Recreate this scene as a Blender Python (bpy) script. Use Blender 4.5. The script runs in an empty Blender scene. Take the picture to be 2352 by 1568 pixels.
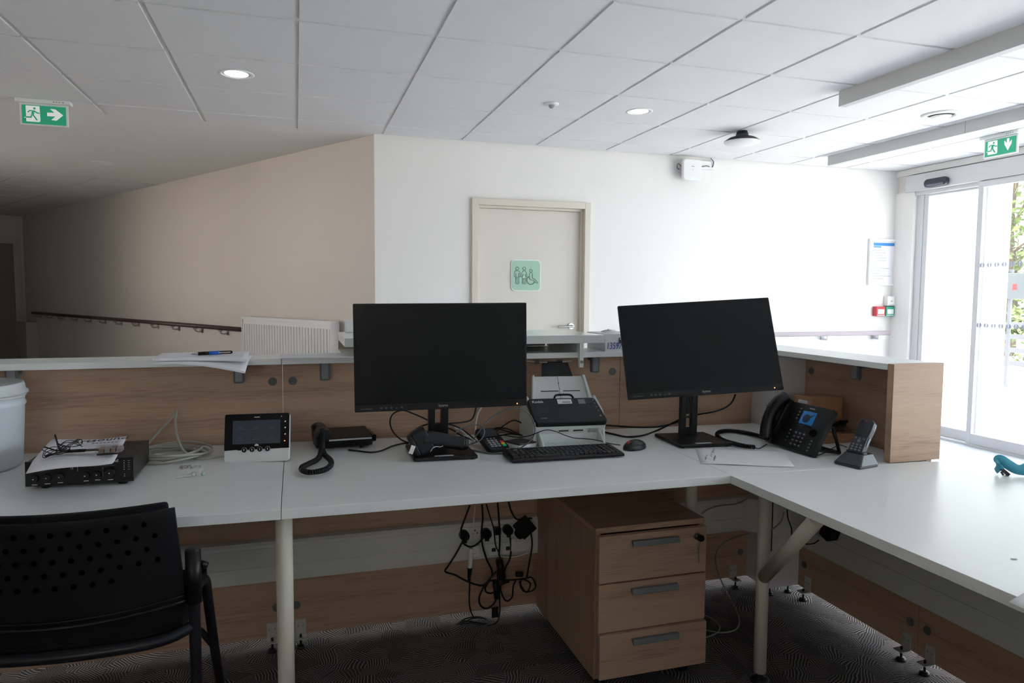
import bpy, bmesh, math, random
from mathutils import Vector, Matrix, Euler
random.seed(7)
PI = math.pi
S = bpy.context.scene
COL = S.collection
# ---------------------------------------------------------------- camera
CAM_H = 1.263
YAW, PIT, ROL, FPX = 0.2994, 0.06986, 0.006418, 1609.06
cam = bpy.data.cameras.new('camera'); co = bpy.data.objects.new('camera', cam); COL.objects.link(co)
fw = Vector((math.sin(YAW)*math.cos(PIT), math.cos(YAW)*math.cos(PIT), -math.sin(PIT)))
rt = Vector((math.cos(YAW), -math.sin(YAW), 0)); upv = rt.cross(fw)
r2 = rt*math.cos(ROL)+upv*math.sin(ROL); u2 = -rt*math.sin(ROL)+upv*math.cos(ROL)
M = Matrix((r2, u2, -fw)).transposed().to_4x4(); M.translation = (0, 0, CAM_H)
co.matrix_world = M
cam.sensor_width = 36.0; cam.lens = 36.0*FPX/2352; cam.clip_start = .02; cam.clip_end = 200
S.camera = co
# ---------------------------------------------------------------- light
S.view_settings.view_transform = 'Standard'; S.view_settings.look = 'None'
S.view_settings.exposure = 0.3; S.view_settings.gamma = 1.0
S.view_settings.use_curve_mapping = False
S.cycles.use_denoising = True
S.cycles.max_bounces = 10; S.cycles.diffuse_bounces = 6; S.cycles.transparent_max_bounces = 12
S.cycles.sample_clamp_indirect = 6.0
W = bpy.data.worlds.new('sky'); S.world = W; W.use_nodes = True
bg = W.node_tree.nodes['Background']; bg.inputs[0].default_value = (.84, .92, 1.0, 1); bg.inputs[1].default_value = 7.4
def light(name, kind, loc, rot, **k):
    l = bpy.data.lights.new(name, kind); o = bpy.data.objects.new(name, l); COL.objects.link(o)
    o.location = loc; o.rotation_euler = rot
    for a, v in k.items():
        if a == 'portal': l.cycles.is_portal = True
        else: setattr(l, a, v)
    return o
light('sun', 'SUN', (12, 0, 12), Vector((-.02, -.6, -.8)).to_track_quat('-Z', 'Y').to_euler(), energy=18.0, color=(1, .95, .86), angle=.02)
light('daylight_portal_entrance', 'AREA', (5.62, 1.56, 1.15), (0, PI/2, 0), shape='RECTANGLE', size=2.2, size_y=7.1, portal=True)
light('daylight_portal_unseen_hall', 'AREA', (-5.36, 4.25, 1.5), (0, -PI/2, 0), shape='RECTANGLE', size=1.6, size_y=1.9, portal=True)
light('daylight_portal_back', 'AREA', (-1.6, -4.66, 1.85), (PI/2, 0, 0), shape='RECTANGLE', size=1.9, size_y=1.0, portal=True)
light('daylight_portal_corridor', 'AREA', (-3.76, 6.56, 1.5), (0, -PI/2, .548), shape='RECTANGLE', size=1.4, size_y=2.1, portal=True)
# ---------------------------------------------------------------- materials
MATS = {}
def mat(name, col, rough=.5, metal=0, spec=.5, emit=None, estr=0, bump=None, trans=0, alpha=None, vary=0):
    if name in MATS: return MATS[name]
    m = bpy.data.materials.new(name); m.use_nodes = True; nt = m.node_tree; b = nt.nodes['Principled BSDF']
    b.inputs['Base Color'].default_value = (*col, 1); b.inputs['Roughness'].default_value = rough
    b.inputs['Metallic'].default_value = metal; b.inputs['Specular IOR Level'].default_value = spec
    if trans: b.inputs['Transmission Weight'].default_value = trans
    if alpha is not None: b.inputs['Alpha'].default_value = alpha
    if emit: b.inputs['Emission Color'].default_value = (*emit, 1); b.inputs['Emission Strength'].default_value = estr
    tc = nt.nodes.new('ShaderNodeTexCoord')
    if vary:
        n = nt.nodes.new('ShaderNodeTexNoise'); n.inputs['Scale'].default_value = 3.0; n.inputs['Detail'].default_value = 5
        nt.links.new(tc.outputs['Object'], n.inputs['Vector'])
        mx = nt.nodes.new('ShaderNodeMix'); mx.data_type = 'RGBA'
        mx.inputs['A'].default_value = (*[c*(1-vary) for c in col], 1); mx.inputs['B'].default_value = (*[min(1, c*(1+vary)) for c in col], 1)
        nt.links.new(n.outputs['Fac'], mx.inputs['Factor']); nt.links.new(mx.outputs['Result'], b.inputs['Base Color'])
    if bump:
        n = nt.nodes.new('ShaderNodeTexNoise'); n.inputs['Scale'].default_value = bump[0]; n.inputs['Detail'].default_value = 4
        nt.links.new(tc.outputs['Object'], n.inputs['Vector'])
        bp = nt.nodes.new('ShaderNodeBump'); bp.inputs['Strength'].default_value = bump[1]; bp.inputs['Distance'].default_value = .002
        nt.links.new(n.outputs['Fac'], bp.inputs['Height']); nt.links.new(bp.outputs['Normal'], b.inputs['Normal'])
    MATS[name] = m; return m
def wood(name, axis, c1=(.52, .35, .245), c2=(.36, .222, .148), rough=.45):
    if name in MATS: return MATS[name]
    m = bpy.data.materials.new(name); m.use_nodes = True; nt = m.node_tree; b = nt.nodes['Principled BSDF']
    b.inputs['Roughness'].default_value = rough
    tc = nt.nodes.new('ShaderNodeTexCoord'); mp = nt.nodes.new('ShaderNodeMapping'); nt.links.new(tc.outputs['Object'], mp.inputs['Vector'])
    def sc(a, lo, hi): return tuple(lo if i == a else hi for i in range(3))
    mp.inputs['Scale'].default_value = sc(axis, 1.0, 14)
    n1 = nt.nodes.new('ShaderNodeTexNoise'); n1.inputs['Scale'].default_value = 1.6; n1.inputs['Detail'].default_value = 6; n1.inputs['Distortion'].default_value = .5
    nt.links.new(mp.outputs[0], n1.inputs['Vector'])
    mp2 = nt.nodes.new('ShaderNodeMapping'); nt.links.new(tc.outputs['Object'], mp2.inputs['Vector']); mp2.inputs['Scale'].default_value = sc(axis, 8, 260)
    n2 = nt.nodes.new('ShaderNodeTexNoise'); n2.inputs['Scale'].default_value = 1.5; n2.inputs['Detail'].default_value = 3
    nt.links.new(mp2.outputs[0], n2.inputs['Vector'])
    ad = nt.nodes.new('ShaderNodeMath'); ad.operation = 'MULTIPLY_ADD'; ad.inputs[1].default_value = .55
    nt.links.new(n1.outputs['Fac'], ad.inputs[0])
    mu = nt.nodes.new('ShaderNodeMath'); mu.operation = 'MULTIPLY'; mu.inputs[1].default_value = .45; nt.links.new(n2.outputs['Fac'], mu.inputs[0])
    nt.links.new(mu.outputs[0], ad.inputs[2])
    r = nt.nodes.new('ShaderNodeValToRGB'); r.color_ramp.elements[0].position = .36; r.color_ramp.elements[0].color = (*c2, 1)
    r.color_ramp.elements[1].position = .60; r.color_ramp.elements[1].color = (*c1, 1)
    e = r.color_ramp.elements.new(.47); e.color = (*[.25*a+.75*c for a, c in zip(c2, c1)], 1)
    nt.links.new(ad.outputs[0], r.inputs[0]); nt.links.new(r.outputs[0], b.inputs['Base Color'])
    MATS[name] = m; return m
def carpet():
    m = bpy.data.materials.new('patterned_carpet'); m.use_nodes = True; nt = m.node_tree; b = nt.nodes['Principled BSDF']; b.inputs['Roughness'].default_value = .95
    b.inputs['Specular IOR Level'].default_value = .1
    N = nt.nodes.new; L = nt.links.new
    tc = N('ShaderNodeTexCoord')
    nz = N('ShaderNodeTexNoise'); nz.inputs['Scale'].default_value = 6; L(tc.outputs['Object'], nz.inputs['Vector'])
    mixv = N('ShaderNodeVectorMath'); mixv.operation = 'MULTIPLY_ADD'; mixv.inputs[1].default_value = (.07, .07, 0)
    L(nz.outputs['Color'], mixv.inputs[0]); L(tc.outputs['Object'], mixv.inputs[2])
    vo = N('ShaderNodeTexVoronoi'); vo.voronoi_dimensions = '2D'; vo.inputs['Scale'].default_value = 15; L(mixv.outputs[0], vo.inputs['Vector'])
    sep = N('ShaderNodeSeparateColor'); L(vo.outputs['Color'], sep.inputs[0])
    an = N('ShaderNodeMath'); an.operation = 'MULTIPLY'; an.inputs[1].default_value = 6.28; L(sep.outputs[0], an.inputs[0])
    vr = N('ShaderNodeVectorRotate'); vr.rotation_type = 'Z_AXIS'; L(mixv.outputs[0], vr.inputs['Vector']); L(an.outputs[0], vr.inputs['Angle'])
    sx = N('ShaderNodeSeparateXYZ'); L(vr.outputs[0], sx.inputs[0])
    def wave(o, f):
        a = N('ShaderNodeMath'); a.operation = 'MULTIPLY'; a.inputs[1].default_value = f; L(o, a.inputs[0])
        s = N('ShaderNodeMath'); s.operation = 'SINE'; L(a.outputs[0], s.inputs[0]); return s.outputs[0]
    w1 = wave(sx.outputs[0], 700); w2 = wave(sx.outputs[1], 1300)
    g = N('ShaderNodeMath'); g.operation = 'GREATER_THAN'; g.inputs[1].default_value = .62; L(w1, g.inputs[0])
    # some cells show dashes instead of lines
    g2 = N('ShaderNodeMath'); g2.operation = 'GREATER_THAN'; g2.inputs[1].default_value = -.2; L(w2, g2.inputs[0])
    c = N('ShaderNodeMath'); c.operation = 'GREATER_THAN'; c.inputs[1].default_value = .35; L(sep.outputs[1], c.inputs[0])
    mxm = N('ShaderNodeMath'); mxm.operation = 'MAXIMUM'; L(g2.outputs[0], mxm.inputs[0]); L(c.outputs[0], mxm.inputs[1])
    fac = N('ShaderNodeMath'); fac.operation = 'MULTIPLY'; L(g.outputs[0], fac.inputs[0]); L(mxm.outputs[0], fac.inputs[1])
    mx = N('ShaderNodeMix'); mx.data_type = 'RGBA'; mx.inputs['A'].default_value = (.07, .066, .064, 1); mx.inputs['B'].default_value = (.38, .36, .35, 1)
    L(fac.outputs[0], mx.inputs['Factor']); L(mx.outputs['Result'], b.inputs['Base Color'])
    return m
def glass(name, gl=.05, tint=(1, 1, 1)):
    m = bpy.data.materials.new(name); m.use_nodes = True; nt = m.node_tree; nt.nodes.clear()
    o = nt.nodes.new('ShaderNodeOutputMaterial'); t = nt.nodes.new('ShaderNodeBsdfTransparent'); t.inputs[0].default_value = (*tint, 1)
    g = nt.nodes.new('ShaderNodeBsdfGlossy'); g.inputs['Roughness'].default_value = .02
    x = nt.nodes.new('ShaderNodeMixShader'); x.inputs[0].default_value = gl
    nt.links.new(t.outputs[0], x.inputs[1]); nt.links.new(g.outputs[0], x.inputs[2]); nt.links.new(x.outputs[0], o.inputs[0])
    MATS[name] = m; return m
WALL = mat('wall_paint', (.80, .785, .765), .8, bump=(220, .12), spec=.25)
PLAST = mat('ceiling_plaster', (.78, .775, .77), .85, bump=(120, .1), spec=.2)
TILE = mat('ceiling_tile', (.77, .77, .785), .9, bump=(400, .35), spec=.15, vary=.02)
TBAR = mat('ceiling_grid_metal', (.74, .74, .735), .45)
WHITE = mat('white_laminate', (.82, .85, .84), .32, bump=(900, .03))
WEDGE = mat('white_edge', (.74, .77, .75), .4)
CREAM = mat('cream_metal', (.74, .72, .62), .4)
PVC = mat('white_plastic', (.78, .79, .79), .4)
TRK = mat('trunking_white', (.72, .73, .70), .45)
WALLC = mat('corridor_lamp_tint', (.70, .665, .635), .8, bump=(220, .12), spec=.25)  # white wall with the warm lamp light put into its colour
BLK = mat('black_plastic', (.006, .006, .007), .42, spec=.35, bump=(700, .08))
BLK2 = mat('black_gloss', (.003, .003, .004), .12, spec=.35)
SCREEN = mat('monitor_screen', (.002, .0025, .003), .25, spec=.32)
GREY = mat('grey_bracket', (.11, .125, .135), .45)
DGREY = mat('disc_grey', (.13, .15, .15), .5)
STEEL = mat('brushed_steel', (.50, .50, .48), .3, metal=1)
ZINC = mat('zinc_plate', (.62, .62, .58), .45, metal=.4)
ALU = mat('door_aluminium', (.58, .59, .61), .45, metal=.2)
DOORP = mat('cream_door', (.66, .625, .56), .5, vary=.02)
DOORF = mat('cream_frame', (.66, .615, .53), .45)
WX = wood('oak_laminate_x', 0); WY = wood('oak_laminate_y', 1); WZ = wood('oak_laminate_z', 2, (.44, .30, .205), (.31, .20, .135))
PAPER = mat('paper', (.80, .80, .84), .8)
INK = mat('ink', (.03, .03, .035), .7)
INKG = mat('ink_grey', (.35, .36, .38), .7)
BLUEINK = mat('blue_ink', (.03, .08, .45), .6)
CARD = mat('cardboard', (.42, .23, .12), .8, vary=.1)
CBOX = mat('white_carton', (.66, .68, .69), .7)
GREEN = mat('sign_green', (.02, .36, .20), .4, emit=(.02, .40, .22), estr=.18)
SWHITE = mat('sign_white', (.85, .87, .86), .4, emit=(.8, .85, .84), estr=.25)
LWHITE = mat('print_white', (.75, .76, .76), .5)
LGREY = mat('print_grey', (.30, .31, .32), .5)
RED = mat('red_plastic', (.5, .02, .02), .4)
BEIGE = mat('beige_cable', (.42, .42, .36), .5)
CAB_W = mat('white_cable', (.72, .73, .72), .5)
RAIL = mat('brown_handrail', (.085, .045, .042), .4)
RAILG = mat('mauve_handrail', (.30, .25, .28), .4)
# ---------------------------------------------------------------- helpers
def B(): return bmesh.new()
def box(bm, x0, x1, y0, y1, z0, z1, mi=0, mtx=None):
    v = [bm.verts.new(p) for p in [(x0, y0, z0), (x1, y0, z0), (x1, y1, z0), (x0, y1, z0), (x0, y0, z1), (x1, y0, z1), (x1, y1, z1), (x0, y1, z1)]]
    for f in [(0, 3, 2, 1), (4, 5, 6, 7), (0, 1, 5, 4), (1, 2, 6, 5), (2, 3, 7, 6), (3, 0, 4, 7)]:
        bm.faces.new([v[i] for i in f]).material_index = mi
    if mtx is not None:
        for q in v: q.co = mtx @ q.co
    return bm
def prism(bm, pts, a0, a1, ax='z', mi=0, mtx=None):
    """polygon pts (2D) extruded a0..a1 along ax; 2D axes are the two others in order"""
    def mk(p, a):
        return {'z': (p[0], p[1], a), 'y': (p[0], a, p[1]), 'x': (a, p[0], p[1])}[ax]
    v0 = [bm.verts.new(mk(p, a0)) for p in pts]; v1 = [bm.verts.new(mk(p, a1)) for p in pts]
    fs = [bm.faces.new(v0[::-1]), bm.faces.new(v1)]
    n = len(pts)
    for i in range(n): fs.append(bm.faces.new([v0[i], v0[(i+1) % n], v1[(i+1) % n], v1[i]]))
    for f in fs: f.material_index = mi
    if mtx is not None:
        for q in v0+v1: q.co = mtx @ q.co
    return bm
def rrect(w, h, r, n=5, cx=0, cy=0):
    o = []
    for sx, sy, a0 in ((1, 1, 0), (-1, 1, 90), (-1, -1, 180), (1, -1, 270)):
        for k in range(n+1):
            a = math.radians(a0+90*k/n); o.append((cx+sx*(w/2-r)+r*math.cos(a), cy+sy*(h/2-r)+r*math.sin(a)))
    return o
def circ(r, n=24, cx=0, cy=0): return [(cx+r*math.cos(2*PI*k/n), cy+r*math.sin(2*PI*k/n)) for k in range(n)]
def cyl(bm, p0, p1, r, r1=None, seg=20, mi=0):
    p0 = Vector(p0); p1 = Vector(p1); d = (p1-p0).normalized(); r1 = r if r1 is None else r1
    a = d.orthogonal().normalized(); b = d.cross(a)
    A = [bm.verts.new(p0+(a*math.cos(2*PI*i/seg)+b*math.sin(2*PI*i/seg))*r) for i in range(seg)]
    Bv = [bm.verts.new(p1+(a*math.cos(2*PI*i/seg)+b*math.sin(2*PI*i/seg))*r1) for i in range(seg)]
    fs = [bm.faces.new(A[::-1]), bm.faces.new(Bv)]
    for i in range(seg):
        f = bm.faces.new([A[i], A[(i+1) % seg], Bv[(i+1) % seg], Bv[i]]); f.smooth = True; fs.append(f)
    for f in fs: f.material_index = mi
    return bm
def spline(P, n=6, closed=False):
    P = [Vector(p) for p in P]; o = []; m = len(P)
    rng = range(m if closed else m-1)
    for i in rng:
        g = (lambda k: P[k % m]) if closed else (lambda k: P[max(0, min(m-1, k))])
        p0, p1, p2, p3 = g(i-1), g(i), g(i+1), g(i+2)
        for k in range(n):
            t = k/n
            o.append(.5*((2*p1)+(-p0+p2)*t+(2*p0-5*p1+4*p2-p3)*t*t+(-p0+3*p1-3*p2+p3)*t**3))
    if not closed: o.append(P[-1])
    return o
def tube(bm, P, r, seg=8, n=6, mi=0, sm=True, closed=False, flat=None):
    pts = spline(P, n, closed) if sm else [Vector(p) for p in P]
    rings = []; m = len(pts); nrm = None
    for i, p in enumerate(pts):
        t = (pts[(i+1) % m]-pts[i-1]) if (closed or 0 < i < m-1) else (pts[1]-pts[0] if i == 0 else pts[-1]-pts[-2])
        if t.length < 1e-9: t = Vector((0, 0, 1))
        t.normalize()
        nrm = t.orthogonal().normalized() if nrm is None else (nrm-t*nrm.dot(t))
        if nrm.length < 1e-6: nrm = t.orthogonal()
        nrm.normalize(); bn = t.cross(nrm)
        rr = r(i/(m-1)) if callable(r) else r
        rings.append([bm.verts.new(p+(nrm*math.cos(2*PI*k/seg)+bn*math.sin(2*PI*k/seg))*rr) for k in range(seg)])
    for i in range(m if closed else m-1):
        a, b = rings[i], rings[(i+1) % m]
        for k in range(seg):
            f = bm.faces.new([a[k], a[(k+1) % seg], b[(k+1) % seg], b[k]]); f.smooth = True; f.material_index = mi
    if not closed:
        for q in (rings[0][::-1], rings[-1]): bm.faces.new(q).material_index = mi
    return bm
def coilcord(bm, P, R, r, pitch, n=6):
    pts = spline(P, n); L = 0; o = []; nrm = None
    for i in range(len(pts)-1):
        a, b = pts[i], pts[i+1]; d = b-a; l = d.length
        if l < 1e-6: continue
        t = d.normalized(); nrm = t.orthogonal() if nrm is None else nrm-t*nrm.dot(t); nrm.normalize(); bn = t.cross(nrm)
        k = max(1, int(l/pitch*8))
        for j in range(k):
            ph = 2*PI*(L+l*j/k)/pitch; o.append(a+d*(j/k)+(nrm*math.cos(ph)+bn*math.sin(ph))*R)
        L += l
    return tube(bm, o, r, seg=5, sm=False)
def lathe(bm, prof, seg=40, cx=0, cy=0, mi=0):
    R = [[bm.verts.new((cx+r*math.cos(2*PI*k/seg), cy+r*math.sin(2*PI*k/seg), z)) for k in range(seg)] if r > 1e-6 else [bm.verts.new((cx, cy, z))] for r, z in prof]
    for a, b in zip(R, R[1:]):
        for k in range(seg):
            l = [a[k % len(a)], a[(k+1) % len(a)], b[(k+1) % len(b)], b[k % len(b)]]
            u = []
            for q in l:
                if q not in u: u.append(q)
            if len(u) > 2: f = bm.faces.new(u); f.smooth = True; f.material_index = mi
    return bm
def ell(bm, c, rad, seg=20, rings=12, mi=0, mtx=None, zcut=None):
    c = Vector(c); R = []
    for i in range(rings+1):
        th = PI*i/rings; z = math.cos(th)
        if zcut is not None: z = max(z, zcut)
        s = math.sin(th)
        R.append([bm.verts.new(c+Vector((rad[0]*s*math.cos(2*PI*k/seg), rad[1]*s*math.sin(2*PI*k/seg), rad[2]*z))) for k in range(seg)])
    for a, b in zip(R, R[1:]):
        for k in range(seg): f = bm.faces.new([a[k], b[k], b[(k+1) % seg], a[(k+1) % seg]]); f.smooth = True; f.material_index = mi
    if mtx is not None:
        for rr in R:
            for q in rr: q.co = mtx @ q.co
    return bm
def obj(name, bm, m, parent=None, bevel=0, kind=None, label=None, loc=None, rot=None, wn=False):
    bmesh.ops.remove_doubles(bm, verts=bm.verts, dist=1e-6)
    bmesh.ops.recalc_face_normals(bm, faces=bm.faces)
    me = bpy.data.meshes.new(name); bm.to_mesh(me); bm.free()
    for x in (m if isinstance(m, (list, tuple)) else [m]): me.materials.append(x)
    o = bpy.data.objects.new(name, me); COL.objects.link(o)
    if parent: o.parent = parent
    if loc is not None: o.location = loc
    if rot is not None: o.rotation_euler = rot
    if bevel:
        b = o.modifiers.new('bevel', 'BEVEL'); b.width = bevel; b.segments = 3; b.limit_method = 'ANGLE'; b.angle_limit = math.radians(40)
    if kind: o['kind'] = kind
    if label: o['label'] = label
    return o
def attach(o, parent):
    bpy.context.view_layer.update(); o.parent = parent; o.matrix_parent_inverse = parent.matrix_world.inverted()
    for k in ('label', 'category', 'group'):
        if k in o: del o[k]
    return o
def tag(o, label, cat, group=None, kind=None):
    o['label'] = label; o['category'] = cat
    if group: o['group'] = group
    if kind: o['kind'] = kind
    return o
def thing(name, label, cat, loc=(0, 0, 0), rot=(0, 0, 0), group=None):
    o = bpy.data.objects.new(name, None); COL.objects.link(o); o.empty_display_size = .05
    o.location = loc; o.rotation_euler = rot; return tag(o, label, cat, group)
def struct(name, bm, m, parent=None, bevel=0):
    return obj(name, bm, m, parent, bevel, kind=None if parent else 'structure')
def text(s, size, m, parent, loc, rot=(PI/2, 0, 0), name='lettering', ext=.0004, ax='CENTER', sx=1.0, shear=0):
    c = bpy.data.curves.new(name, 'FONT'); c.body = s; c.size = size; c.extrude = ext; c.align_x = ax; c.align_y = 'CENTER'; c.shear = shear; c.resolution_u = 3
    t = bpy.data.objects.new(name, c); COL.objects.link(t)
    dg = bpy.context.evaluated_depsgraph_get(); me = bpy.data.meshes.new_from_object(t.evaluated_get(dg))
    bpy.data.objects.remove(t); bpy.data.curves.remove(c)
    me.materials.clear(); me.materials.append(m)
    o = bpy.data.objects.new(name, me); COL.objects.link(o); o.parent = parent; o.location = loc; o.rotation_euler = rot; o.scale = (sx, 1, 1)
    return o
TILT = .0115
def dz(x): return .739-TILT*x
def on_desk(name, label, cat, x, y, yaw=0, group=None, up=0):
    return thing(name, label, cat, (x, y, dz(x)+up), (0, TILT, yaw), group)
def mrot(y, p, r):
    return Matrix.Rotation(math.radians(y), 4, 'Z') @ Matrix.Rotation(math.radians(p), 4, 'X') @ Matrix.Rotation(math.radians(r), 4, 'Y')
def clone(root, loc=None, rot=None, label=None):
    r = root.copy(); COL.objects.link(r)
    if loc is not None: r.location = loc
    if rot is not None: r.rotation_euler = rot
    if label: r['label'] = label
    for ch in list(root.children):
        c = ch.copy(); COL.objects.link(c); c.parent = r
        for g in ch.children:
            d = g.copy(); COL.objects.link(d); d.parent = c
    return r
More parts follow.
